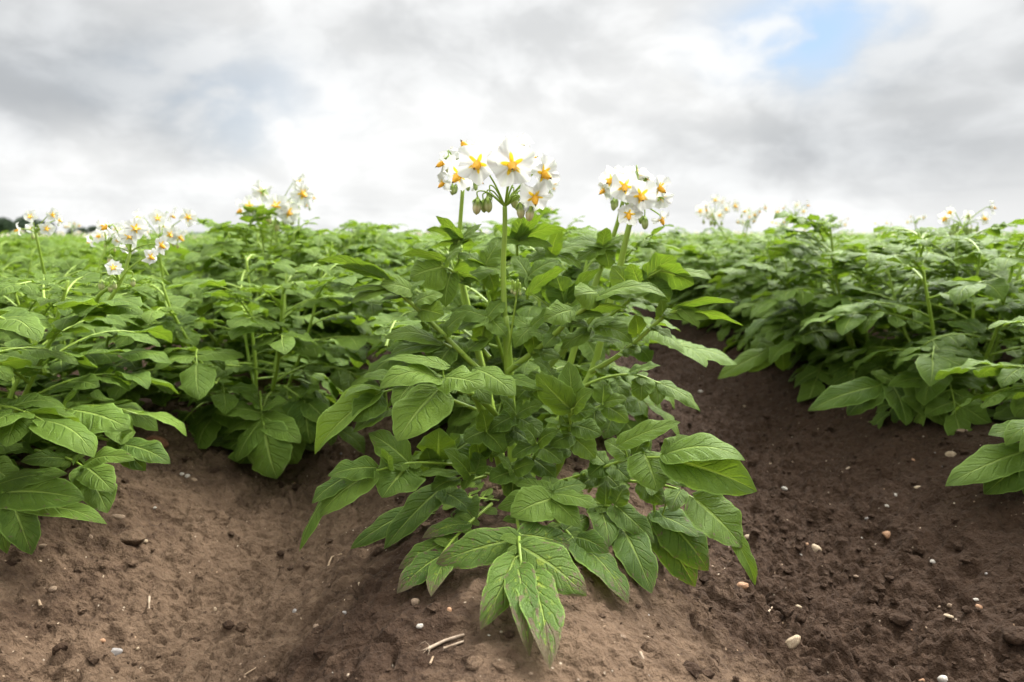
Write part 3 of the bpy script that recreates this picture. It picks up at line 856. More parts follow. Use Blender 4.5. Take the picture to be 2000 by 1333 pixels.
HL([(1150, 960, .80), (1175, 920, .76), (1190, 905, .75)],
   [(1190, 905, 1230, 940, 42, dict(c=.15)), (1186, 902, 1150, 930, 42, dict(c=.1)), (1176, 920, 1215, 960, 40, dict(c=.05)), (1172, 924, 1130, 955, 40, dict(c=.05))], dY=-.012)
# --- right
HL([(1060, 950, .80), (1134, 929, .765), (1227, 898, .725), (1302, 893, .70)],
   [(1300, 897, 1479, 960, 82, dict(fold=.35, c=.45, n=(-.1, -.75, .6))), (1299, 888, 1456, 900, 76, dict(c=.55, n=(0, -.45, .9), bow=.18)), (1302, 888, 1346, 852, 46, dict(d=.01)), (1258, 886, 1284, 960, 78, dict(c=.75, n=(.1, -.8, .6))),
    (1211, 868, 1329, 825, 48, dict(c=.8, d=-.01)), (1303, 937, 1412, 962, 36, dict(c=.6)), (1226, 892, 1180, 862, 40, dict(d=.01)), (1240, 885, 1265, 850, 34, dict(d=.01)), (1180, 905, 1150, 880, 34, dict(d=.02))], age=.15, dY=-.03)
HL([(1080, 960, .80), (1196, 940, .765), (1303, 950, .72), (1357, 975, .69)],
   [(1355, 974, 1450, 1070, 86, dict(n=(.2, -.8, .5), fold=.25, age=.5)), (1421, 1030, 1475, 1144, 30, dict(yb=.672, yt=.655, fold=.4)), (1290, 1003, 1384, 1115, 72, dict(c=.05, yb=.73, age=.6)), (1275, 1012, 1358, 1147, 64, dict(c=.0, yb=.74, age=.6)),
    (1275, 1003, 1366, 1050, 46, dict(c=.1, yb=.735)), (1330, 958, 1310, 1000, 36, dict(c=.6)), (1250, 945, 1300, 985, 40, dict(c=.5))], age=.4, dY=-.03)
HL([(1060, 985, .77), (1110, 1042, .70), (1122, 1058, .68)],
   [(1121, 1056, 1227, 1180, 80, dict(c=.2, age=.7, yt=.60)), (1118, 1050, 1080, 1085, 36, dict(c=.2)), (1124, 1050, 1190, 1080, 44, dict(c=.05)), (1105, 1035, 1150, 1010, 40, dict(c=.2, d=.02))], age=.5, dY=-.05)
HL([(1100, 965, .79), (1170, 985, .745), (1206, 992, .725)],
   [(1214, 1030, 1273, 1160, 68, dict(c=.1, yb=.72, yt=.66, age=.4)), (1206, 991, 1278, 1062, 44, dict(c=.2)), (1198, 988, 1240, 1046, 42, dict(c=.25)), (1168, 992, 1187, 1070, 54, dict(c=.2)), (1202, 984, 1222, 948, 38, dict(c=.3, d=.01)), (1182, 984, 1184, 940, 34, dict(c=.3, d=.01))], age=.3, dY=-.03)
HL([(1090, 780, .88), (1170, 742, .88), (1237, 732, .87), (1290, 750, .86)],
   [(1290, 750, 1368, 804, 40), (1257, 738, 1252, 784, 42, dict(c=.6)), (1283, 748, 1284, 792, 30), (1230, 728, 1290, 715, 34), (1205, 740, 1215, 785, 40), (1180, 740, 1230, 775, 36)], dY=-.02)
HL([(1095, 900, .76), (1112, 840, .735), (1116, 800, .715)],
   [(1114, 799, 1047, 729, 54, dict(c=.5, n=(-.3, -.9, .3))), (1116, 797, 1110, 707, 48, dict(c=.4, n=(.2, -.9, .3), d=.01)), (1120, 800, 1160, 762, 42, dict(c=.6)), (1114, 845, 1092, 808, 32), (1120, 830, 1175, 850, 44), (1124, 858, 1163, 896, 44, dict(c=.8)), (1118, 850, 1075, 870, 40),
    (1116, 812, 1165, 800, 36), (1113, 880, 1060, 862, 40, dict(c=.3))], dY=-.01)
HL([(1100, 830, .79), (1160, 800, .77), (1180, 790, .765)],
   [(1178, 790, 1228, 825, 36), (1182, 786, 1225, 780, 30), (1176, 786, 1178, 745, 38, dict(d=.01)), (1160, 798, 1160, 840, 46, dict(c=.3)), (1140, 808, 1120, 770, 36, dict(c=.3))], dY=-.015)
# --- upper right
HL([(993, 725, .805), (1065, 670, .78), (1109, 629, .76), (1160, 590, .745), (1185, 578, .74)],
   [(1163, 584, 1302, 581, 44, dict(c=.7, bow=.18, n=(0, -.4, .9), fold=.3)), (1166, 572, 1122, 578, 52, dict(c=1., n=(.1, -.8, .5), fold=-.2)), (1116, 606, 1061, 628, 46, dict(c=.9, n=(-.1, -.8, .5))), (1100, 632, 1150, 640, 30, dict(c=.3)),
    (1140, 602, 1225, 600, 34, dict(n=UN)), (1085, 655, 1062, 680, 30), (1120, 618, 1180, 618, 30, dict(c=.4)), (1070, 662, 1030, 650, 34, dict(c=.5)), (1190, 576, 1285, 560, 36, dict(c=.5, d=.02)), (1045, 690, 1095, 700, 34, dict(c=.5))], r=(.0038, .002), dY=-.02)
HL([(1162, 640, .83), (1225, 590, .80), (1262, 546, .79), (1290, 528, .78)],
   [(1262, 544, 1322, 505, 62, dict(n=(.2, .7, .6), d=.0, fold=.05)), (1285, 530, 1356, 556, 56, dict(n=(.1, .75, .6), fold=.1)), (1322, 535, 1390, 546, 34, dict(c=.9, n=(0, -.3, .9))), (1262, 546, 1308, 590, 56, dict(c=.0, n=(0, -.8, .5))), (1240, 575, 1195, 520, 50, dict(c=.9, n=(0, -.9, .35), d=.01)),
    (1232, 582, 1290, 600, 30), (1250, 560, 1230, 515, 40, dict(c=.4, n=UN))], dY=-.01)
HL([(1080, 640, .82), (1100, 605, .80), (1106, 594, .79)],
   [(1105, 594, 1086, 538, 56, dict(c=.0, n=(-.1, -.9, .3), d=.005)), (1032, 575, 1102, 527, 30, dict(n=UN, yb=.79, c=.5)), (1108, 590, 1172, 525, 50, dict(n=UN, d=.01)), (1102, 600, 1058, 560, 40, dict(n=UN)), (1112, 598, 1180, 562, 34, dict(c=.7))], dY=-.01)
HL([(1153, 728, .81), (1215, 690, .795), (1290, 625, .775), (1330, 604, .765)],
   [(1318, 607, 1452, 637, 34, dict(c=.45, n=(.1, .5, .8), fold=.2)), (1325, 600, 1437, 592, 24, dict(n=UN)), (1300, 612, 1386, 622, 36, dict(c=.8, n=(0, -.4, .9))), (1330, 604, 1365, 640, 26, dict(c=.8)), (1270, 640, 1313, 661, 26, dict(c=.6)), (1245, 655, 1240, 615, 36, dict(c=.6, n=(0, -.8, .5))),
    (1290, 618, 1290, 585, 34, dict(n=(0, -.8, .5))), (1222, 680, 1250, 690, 28)], r=(.0034, .0016), dY=-.02)
HL([(1100, 690, .82), (1140, 650, .80), (1162, 638, .79)],
   [(1162, 638, 1236, 671, 46, dict(c=.7, n=(.1, -.6, .8), bow=.18)), (1155, 645, 1095, 683, 36, dict(c=.8)), (1160, 634, 1210, 625, 34), (1152, 642, 1125, 610, 34), (1135, 662, 1215, 670, 22, dict(c=.3)), (1120, 670, 1085, 640, 34)], dY=-.015)
# --- crown of the plant, around the flower stalks
def crown(pts):
    for (u, v, Y, dirs) in pts:
        HL([(u, v + 45, Y + .01), (u, v + 12, Y), (u, v, Y)], [(u + 2, v, u + dx, v + dy, w_, dict(n=n_, d=hrng.uniform(-.02, .02), y=.25)) for (dx, dy, w_, n_) in dirs], dY=0, young=.2)
CA = (0, -.5, .85)
crown([(897, 470, .85, [(-65, -20, 20, UN), (-46, -48, 26, UN), (44, -32, 18, CA), (54, -12, 18, CA), (-50, 12, 18, UN), (36, 10, 22, UN), (-20, 25, 24, CA)]),
       (1010, 470, .88, [(95, -22, 34, UN), (-45, -30, 26, UN), (10, -50, 32, UN), (70, 12, 30, CA), (-60, 8, 30, CA), (50, -50, 26, UN)]),
       (1075, 495, .90, [(75, -10, 32, CA), (-40, -20, 34, CA), (20, -50, 36, CA), (60, 30, 36, CA), (-55, 25, 36, CA)]),
       (945, 520, .84, [(-60, 10, 40, UN), (35, -50, 44, CA), (48, 18, 36, CA), (-50, -25, 34, CA), (20, 50, 40, CA)]),
       (1030, 540, .83, [(60, -30, 40, CA), (-30, -40, 34, CA), (75, 5, 36, CA), (-30, 35, 34, CA), (30, 45, 40, CA)]),
       (1175, 480, .93, [(-70, -5, 32, CA), (55, -20, 26, CA), (-50, 30, 40, CA), (70, 10, 30, CA), (15, 45, 40, CA), (10, -35, 26, UN)]),
       (950, 620, .80, [(-70, -15, 40, CA), (-60, 25, 44, CA), (40, 40, 40, CA), (35, -35, 34, CA), (-10, 60, 44, CA)]),
       (1035, 640, .79, [(55, -35, 36, CA), (-30, 40, 34, CA), (50, 20, 32, CA), (-40, -20, 30, CA), (10, 60, 34, CA)])])
# stems
for pts, r in (([(1004, 975, HY), (1000, 850, .83), (994, 720, .815), (986, 620, .815)], (.0066, .0048)),
               ([(1010, 975, HY + .01), (1075, 850, .87), (1150, 740, .89), (1175, 660, .89), (1200, 560, .89), (1216, 505, .89)], (.0060, .0036)),
               ([(995, 975, HY + .02), (960, 800, .88), (922, 637, .89), (900, 540, .89), (898, 480, .89)], (.0058, .0036)),
               ([(1005, 970, HY), (1035, 860, .82), (1030, 776, .81), (1093, 693, .80), (1153, 625, .80), (1165, 605, .80)], (.0050, .0026)),
               ([(1010, 975, HY), (1080, 930, .78), (1112, 850, .75), (1114, 800, .72)], (.0050, .0026)),
               ([(1000, 975, HY + .03), (1080, 820, .93), (1140, 620, .95), (1190, 480, .96)], (.0058, .0036)),
               ([(1000, 975, HY), (975, 900, .80), (940, 800, .77), (925, 770, .755)], (.0060, .0040))):
    a = Acc(); q = [P(*x) for x in pts]; q[0][2] = HB[2] - .02
    tube(a, q, r[0], r[1], 10, 1, k=6, ridge=.10)
    build('stem', a, LEAFM, hero, HB)
# inner leaves further back
def avoid_front(p0, dv, Ll, rng):
    e = p0 + dv * Ll * 1.3
    return e[1] < -.05 or (e[2] > .30) or abs(e[0]) > .17
st, lv = gen_plant(501, 6, .30, 1, 1.0, 9, .90, avoid_front)
for a in lv[:64:2]:
    for V in a.V:
        g = gz(V[:, 0] + HB[0], V[:, 1] + HB[1], False) - HB[2] + .004
        V[:, 2] = np.maximum(V[:, 2], g)
    build('leaf', a, LEAFM, hero)
# --- flower clusters of the middle plant
def F(u, v, Y, diam, fx, fy, fz, rx=.1): 
    p = P(u, v, Y); return (p, (fx, fy, fz), diam * .57 * depth_of(p) / 1333.3, rx)
def Bd(u, v, Y, L, cream=.8):
    p = P(u, v, Y); return (p, L * depth_of(p) / 1333.3, cream)
cluster_obj(hero, [P(988, 650, .815), P(985, 600, .815), P(983, 520, .817), P(986, 450, .815), P(986, 404, .815)], 0,
    [F(1001, 322, .775, 82, .02, -1, -.12, .0), F(1010, 288, .84, 62, -.1, .5, .7, .1), F(1060, 338, .79, 66, .70, -.72, -.22, .1), F(1045, 384, .785, 60, .05, -.75, -.62, .25),
     F(933, 320, .78, 72, -.22, -1, -.18, .05), F(1032, 312, .83, 52, .6, .3, .5, .1)],
    [Bd(933, 388, .80, 32, .95), Bd(952, 386, .80, 30, .5), Bd(944, 392, .81, 24, .25), Bd(957, 376, .81, 18, .1), Bd(1003, 380, .81, 28, .4), Bd(1016, 398, .79, 30, .65), Bd(1025, 386, .82, 26, .3), Bd(1036, 402, .79, 31, .95), Bd(1010, 388, .83, 26, .3), Bd(1028, 376, .83, 26, .6)], 5, stalk_r=(.0038, .0029))
cluster_obj(hero, [P(897, 500, .89), P(898, 450, .89), P(904, 368, .89)], 0,
    [F(897, 342, .84, 64, -.55, -.7, -.45, .45), F(915, 297, .90, 66, -.3, -.2, .7, .1), F(866, 318, .86, 44, -.9, -.3, -.25, .5), F(866, 358, .86, 36, -.8, -.35, -.45, .6), F(930, 350, .93, 44, .7, .3, -.2, .2), F(885, 312, .92, 48, -.5, .4, .5, .2)],
    [Bd(884, 362, .87, 20, .2), Bd(890, 362, .88, 18, .1), Bd(914, 358, .90, 16, .15), Bd(928, 357, .90, 16, .1), Bd(876, 307, .87, 30, .7)], 6, stalk_r=(.0032, .0026))
cluster_obj(hero, [P(1208, 535, .89), P(1222, 470, .885), P(1233, 428, .885), P(1248, 402, .885)], 0,
    [F(1220, 364, .85, 56, -.1, -.95, -.3, .1), F(1251, 382, .84, 58, .12, -.95, -.28, .1), F(1228, 418, .84, 44, -.05, -.8, -.6, .3), F(1287, 366, .87, 48, .7, -.55, -.4, .3), F(1290, 386, .89, 42, .3, .8, -.4, .1), F(1292, 428, .87, 36, .35, -.4, -.8, .7),
     F(1240, 345, .92, 50, .2, .3, .8, .1), F(1262, 350, .93, 40, .5, .2, .6, .3)],
    [Bd(1252, 418, .88, 20, .1), Bd(1259, 424, .87, 25, .25), Bd(1243, 336, .90, 20, .7)], 7, stalk_r=(.0040, .0034))
cluster_obj(hero, [P(1187, 490, .96), P(1205, 440, .955), P(1217, 392, .95)], 0,
    [F(1195, 352, .93, 50, -.5, -.6, -.1, .2), F(1180, 372, .93, 34, -.85, -.3, -.4, .5), F(1205, 372, .98, 46, -.4, .5, .2, .2), F(1213, 345, .99, 48, -.1, .5, .7, .2)],
    [Bd(1199, 390, .94, 22, .25), Bd(1203, 388, .95, 20, .2), Bd(1225, 392, .95, 18, .2)], 8, stalk_r=(.0034, .0026))
# young bud tuft in the leaf axil
cluster_obj(hero, [P(993, 690, .80), P(1003, 620, .79), P(1008, 585, .785)], 0, [], [Bd(1000, 562, .785, 12, .5), Bd(1006, 566, .78, 11, .5), Bd(1012, 560, .785, 11, .5), Bd(1016, 568, .78, 10, .3), Bd(1008, 572, .785, 10, .3)], 9, stalk_r=(.0016, .001))

# ------------------------------------------------------------------ the rows of potato plants
def settle_local(arrs, clear=.004):
    """keep a plant's leaves above the round ridge it stands on (row frame)"""
    for a in arrs:
        for V in a.V:
            g = -.125 * (.5 - .5 * np.cos(2 * PI * V[:, 0] / .74)) ** 1.15 + clear
            V[:, 2] = np.maximum(V[:, 2], g)
NEAR = []
for k in range(7):
    st, lv = gen_plant(900 + k, [7, 7, 6, 7, 7, 7, 6][k], .30, 1, .95, 12, .90)
    settle_local(lv)
    NEAR.append(([mesh_from('stem', a.arrays(), LEAFM) for a in st], [mesh_from('leaf', a.arrays(), LEAFM) for a in lv]))
MID = []
for k in range(6):
    st, lv = gen_plant(950 + k, 6, .30, 2, 1.0, 12, .92)
    settle_local(lv)
    A = Acc(); [A.merge(a.arrays()) for a in st]
    B_ = Acc(); [B_.merge(a.arrays()) for a in lv]
    MID.append((mesh_from('stems', A.arrays(), LEAFM), mesh_from('foliage', B_.arrays(), LEAFM)))
LOWARR = []
for k in range(5):
    st, lv = gen_plant(980 + k, 6, .295, 3, 1.05, 9, 1.1)
    B_ = Acc(); [B_.merge(a.arrays()) for a in lv]
    LOWARR.append(B_.arrays())
LOW = [mesh_from('foliage', a, LEAFM) for a in LOWARR]

prng = random.Random(11)
PLANTS = []      # (row, y, root, tier)
ROWNAME = {0: "middle row", -1: "row beside the pale dry furrow", 1: "row beside the dark damp furrow"}
ORD = ["first", "second", "third", "fourth", "fifth", "sixth", "seventh", "eighth", "ninth", "tenth"]
GROUP = "potato plants growing in the field rows"
def place(row, y, fix=None):
    x = fix[0] if fix else float(np.interp(row, ROWS_K, ROWS_X)) + prng.uniform(-.03, .03)
    d = math.hypot(x, y)
    z = float(gz(x, y, False)) - .004
    rz = prng.choice([0, PI]) + prng.uniform(-.2, .2)
    sc = prng.uniform(.86, 1.15) if x < 0 else prng.uniform(.86, 1.05)
    if x < -.45 * y: sc *= .91
    if row == 0: sc = prng.uniform(1.02, 1.18)
    if abs(row) == 1 and y < 4: sc = prng.uniform(1.0, 1.16) if row < 0 else prng.uniform(.93, 1.06)
    if fix: sc = fix[1]
    dd = math.radians(37.5) - abs(math.atan2(x, max(y, .01)))
    r = empty('potato_plant', (x, y, z), rz, sc)
    if d < 2.45:
        st, lv = NEAR[fix[2] if fix else prng.randrange(len(NEAR))]
        for me in st: link('stem', me, r)
        for me in lv: link('leaf', me, r)
        tier = 0
    elif d < 5.2:
        a, b_ = MID[prng.randrange(len(MID))]
        link('stem', a, r); link('foliage', b_, r); tier = 1
    else:
        link('foliage', LOW[prng.randrange(len(LOW))], r); tier = 2
    PLANTS.append((row, y, r, tier))
    return r
FIXED = {-1: ((-.79, .86, 1.0, 3), (-.86, 1.24, .92, 1), (-.535, 1.33, 1.0, 4)), 1: ((.90, .88, .90, 2), (.86, 1.34, 1.03, 5), (.84, 1.62, 1.08, 0))}
cand = []
for row in range(-14, 15):
    x = float(np.interp(row, ROWS_K, ROWS_X))
    y0 = 1.24 if row == 0 else (1.75 if row == -1 else (1.90 if row == 1 else .9))
    y = y0
    i = 0
    for fx, fy, fs, fv in FIXED.get(row, ()):
        cand.append((math.hypot(fx, fy), row, fy, i, (fx, fs, fv))); i += 1
    while y < 9.5:
        ang = abs(math.atan2(x - (.0), y))
        if math.hypot(x, y) < 9.5 and abs(x) < (y + .42) * .79 + .10:
            cand.append((math.hypot(x, y), row, y, i, None)); i += 1
        y += .285 + prng.uniform(-.04, .04)
cand.sort(key=lambda c_: c_[:4])
cand = cand[:298]
RLIM = cand[-1][0]
for (d, row, y, i, fx) in cand:
    r = place(row, y, fx)
    nm = ORD[i] if i < len(ORD) else None
    if row in ROWNAME and i < 6:
        tail = {0: "behind the lone flowering plant", -1: "front to back", 1: "front to back"}[row]
        tag(r, f"{nm} leafy green potato plant of the {ROWNAME[row]}, {tail}", "potato plant", GROUP)
    elif row in ROWNAME:
        tag(r, f"green potato plant far back along the {ROWNAME[row]}", "potato plant", GROUP)
    else:
        sd_ = "beyond the pale dry furrow" if row < 0 else "beyond the dark damp furrow"
        tag(r, f"leafy green potato plant in the rows {sd_}, only its top showing", "potato plant", GROUP)

def nearest_plant(p):
    return min(PLANTS, key=lambda q: (q[2].location[0] - p[0]) ** 2 + (q[2].location[1] - p[1]) ** 2)[2]
def sky_cluster(u, v, sizepx, Y, base=None, seed=1, lod=1, **kw):
    top = P(u, v, Y); size = sizepx * depth_of(top) / 1333.3
    root = nearest_plant(top)
    bs = np.array([root.location[0], root.location[1], root.location[2] + .16]) if base is None else P(*base)
    return auto_cluster(root, bs, top, size, seed, lod, **kw)
# low leaves hanging down the flanks of the nearest neighbours
QA, QB, QR, QS, QT = (nearest_plant(p) for p in ((-.79, .86), (-.535, 1.33), (.90, .88), (.86, 1.34), (.84, 1.62)))
HL([(50, 815, .90), (110, 803, .86), (141, 801, .845)], [(141, 801, 252, 838, 84, dict(lobe=.22, c=.4)), (75, 815, 58, 868, 50), (100, 806, 126, 845, 36), (118, 800, 150, 765, 36), (90, 806, 70, 770, 36)], dY=-.02, root=QA)
HL([(70, 880, .86), (130, 895, .80), (165, 913, .775)], [(166, 908, 264, 900, 44, dict(c=.8)), (168, 912, 222, 962, 52, dict(c=.8)), (165, 915, 210, 1003, 64, dict(c=.4)), (130, 897, 40, 902, 38), (150, 900, 188, 866, 36), (120, 895, 90, 940, 44)], age=.3, dY=-.03, root=QA)
HL([(-30, 925, .80), (0, 958, .76), (24, 984, .735)], [(12, 962, 166, 976, 72, dict(c=.3)), (0, 945, 132, 926, 44, dict(c=.4)), (26, 986, 62, 1084, 56, dict(c=.2)), (5, 975, 14, 1082, 42, dict(c=.5)), (60, 990, 209, 1024, 44, dict(yb=.74)), (-5, 955, -40, 1010, 50)], age=.3, dY=-.03, root=QA)
HL([(170, 850, .89), (220, 862, .87), (245, 869, .86)], [(245, 869, 333, 906, 46, dict(c=.0)), (225, 866, 285, 920, 42, dict(c=.05)), (215, 858, 258, 842, 30)], dY=-.015, root=QA)
HL([(508, 765, 1.20), (512, 812, 1.13), (516, 832, 1.10)], [(510, 822, 462, 902, 54, dict(c=.4)), (516, 832, 541, 936, 84, dict(lobe=.22, c=.35)), (518, 815, 587, 866, 50), (512, 808, 418, 806, 44), (508, 795, 470, 768, 34), (514, 800, 560, 786, 34)], age=.2, dY=-.04, root=QB)
HL([(555, 755, 1.24), (580, 772, 1.20), (595, 784, 1.18)], [(595, 784, 606, 868, 60, dict(c=.0)), (600, 786, 642, 830, 42, dict(c=.15)), (585, 778, 560, 830, 44, dict(c=.0)), (590, 775, 625, 760, 34)], dY=-.03, root=QB)
HL([(480, 760, 1.24), (450, 782, 1.20), (440, 790, 1.19)], [(440, 790, 424, 856, 62, dict(c=.0)), (445, 786, 385, 820, 44, dict(c=.1)), (452, 784, 470, 840, 44, dict(c=.05)), (455, 778, 410, 765, 36)], dY=-.03, root=QB)
HL([(2050, 845, .95), (2020, 872, .93), (2008, 882, .92)], [(2008, 880, 1846, 950, 62, dict(c=.35, n=(-.2, -.6, .8))), (2015, 895, 1922, 966, 66, dict(c=.1)), (2014, 850, 1930, 850, 48, dict(c=.2)), (2020, 885, 2000, 968, 50, dict(c=.1))], dY=-.01, root=QR)
HL([(1880, 715, 1.34), (1840, 735, 1.29), (1822, 745, 1.27)], [(1822, 745, 1816, 818, 88, dict(c=.5, lobe=.15)), (1824, 743, 1734, 755, 40), (1830, 742, 1936, 744, 48), (1840, 738, 1885, 790, 44), (1850, 730, 1800, 712, 36)], dY=-.03, root=QS)
HL([(1790, 730, 1.34), (1740, 745, 1.31), (1710, 755, 1.29)], [(1712, 755, 1578, 803, 48, dict(c=.1)), (1720, 755, 1655, 812, 46, dict(c=.05)), (1740, 748, 1770, 832, 54, dict(c=.05)), (1745, 745, 1700, 730, 34)], dY=-.02, root=QS)
HL([(1560, 672, 1.66), (1520, 680, 1.63), (1495, 687, 1.61)], [(1495, 687, 1402, 740, 34), (1505, 688, 1462, 727, 30), (1525, 682, 1530, 725, 36), (1515, 680, 1480, 668, 28)], dY=-.02, root=QT)
c = sky_cluster(536, 360, 112, 1.72, (500, 640, 1.74), 21, 0, nf=9, nb_=6, detail=True)
sky_cluster(582, 376, 50, 2.0, (582, 560, 2.0), 22, 1, nf=6, nb_=4)
sky_cluster(228, 500, 92, .90, (188, 600, .92), 23, 0, nf=3, nb_=4, detail=True)
sky_cluster(250, 440, 96, .98, (205, 600, .96), 24, 0, nf=7, nb_=1, detail=True)
sky_cluster(310, 420, 92, 1.42, (318, 540, 1.42), 25, 1, nf=9, nb_=6)
sky_cluster(205, 442, 66, 1.30, None, 26, 1, nf=9, nb_=2)
sky_cluster(66, 420, 64, 1.15, None, 27, 1, nf=6, nb_=3)
sky_cluster(1397, 394, 60, 2.5, None, 31, 1, nf=12, nb_=7)
sky_cluster(1468, 398, 44, 2.7, None, 32, 1, nf=7, nb_=4)
sky_cluster(1553, 398, 46, 2.3, None, 33, 1, nf=5, nb_=10, green=True)
sky_cluster(1640, 426, 30, 4.2, None, 34, 1, nf=5, nb_=6, green=True)
sky_cluster(1725, 436, 26, 4.6, None, 35, 1, nf=4, nb_=5, green=True)
sky_cluster(1884, 406, 70, 1.75, None, 36, 0, nf=5, nb_=12, green=True)
sky_cluster(1068, 352, 40, 2.3, None, 41, 1, nf=7, nb_=4)
sky_cluster(1069, 398, 30, 2.6, None, 42, 1, nf=5, nb_=4)
crng = random.Random(5)
for (row, y, r, tier) in list(PLANTS):
    if row in (-1, 1, 0) and y < 2.3: continue
    if crng.random() < (.30 if r.location[0] < .4 else .24):
        s_ = crng.uniform(.045, .07)
        top = np.array([r.location[0] + crng.uniform(-.1, .1), r.location[1] + crng.uniform(-.1, .1), r.location[2] + crng.uniform(.34, .41)])
        auto_cluster(r, (r.location[0], r.location[1], r.location[2] + .18), top, s_, crng.randrange(9999), 1, nf=crng.randrange(4, 9), nb_=crng.randrange(2, 5), green=crng.random() < .35)

# ------------------------------------------------------------------ pebbles, sticks and crumbs on the soil
def pebble_mesh(seed, n=2, rough=.12):
    import bmesh
    rng = random.Random(seed)
    bm = bmesh.new(); bmesh.ops.create_icosphere(bm, subdivisions=n + 1, radius=1.0)
    ax = [(U([rng.gauss(0, 1), rng.gauss(0, 1), rng.gauss(0, 1)]), rng.uniform(.62, .95)) for _ in range(5)]
    o = rng.uniform(0, 50)
    for v_ in bm.verts:
        p = np.array(v_.co)
        for a_, h_ in ax:
            e = p @ a_
            if e > h_: p = p - a_ * (e - h_) * .8
        p = p * (1 + rough * float(vnoise(np.array([p[0] * 1.5 + o]), np.array([p[1] * 1.5 + p[2] * 1.7]), seed)[0]) * 2)
        v_.co = p
    me = bpy.data.meshes.new('pebble'); bm.to_mesh(me); bm.free()
    me.polygons.foreach_set("use_smooth", [True] * len(me.polygons))
    return me
PM = {'cream': make_simple("stone_cream", (.27, .19, .115, 1), (.46, .36, .24, 1), 5., .6, .4, .3, .02), 'white': make_simple("stone_white", (.30, .26, .21, 1), (.54, .50, .44, 1), 6., .6, .4, .3, .02),
      'orange': make_simple("stone_orange", (.28, .14, .07, 1), (.46, .27, .15, 1), 4., .62, .4, .3, .02), 'grey': make_simple("stone_grey", (.20, .18, .165, 1), (.30, .275, .25, 1), 7., .55, .4, .2, .02),
      'rust': make_simple("stone_rust", (.15, .065, .034, 1), (.23, .105, .055, 1), 3., .75, .3, .4, .03), 'tan': make_simple("stone_tan", (.19, .125, .08, 1), (.32, .23, .155, 1), 5., .7, .35, .3, .02)}
PVAR = [pebble_mesh(60 + k) for k in range(9)]
PVM = {}
def put_pebble(u, v, w_, h_, col, label, rot=0., group=None, seed=0, dark_end=False):
    p = ground_hit(u, v)
    dp = depth_of(p); s1 = w_ * .5 * dp / 1333.3; s2 = h_ * .5 * dp / 1333.3
    k = (seed % len(PVAR), col)
    if k not in PVM:
        me = PVAR[k[0]].copy(); me.materials.clear(); me.materials.append(PM[col]); PVM[k] = me
    o = link('pebble', PVM[k])
    el = math.atan2(CAM_H - p[2], p[1])
    o.location = (p[0], p[1], p[2] + s2 * .12)
    o.rotation_euler = (0, math.radians(-rot) * .5, math.radians(rot))
    o.scale = (s1, max(s2, s1 * .55), s2 * .85)
    tag(o, label, "pebble", group)
    return o
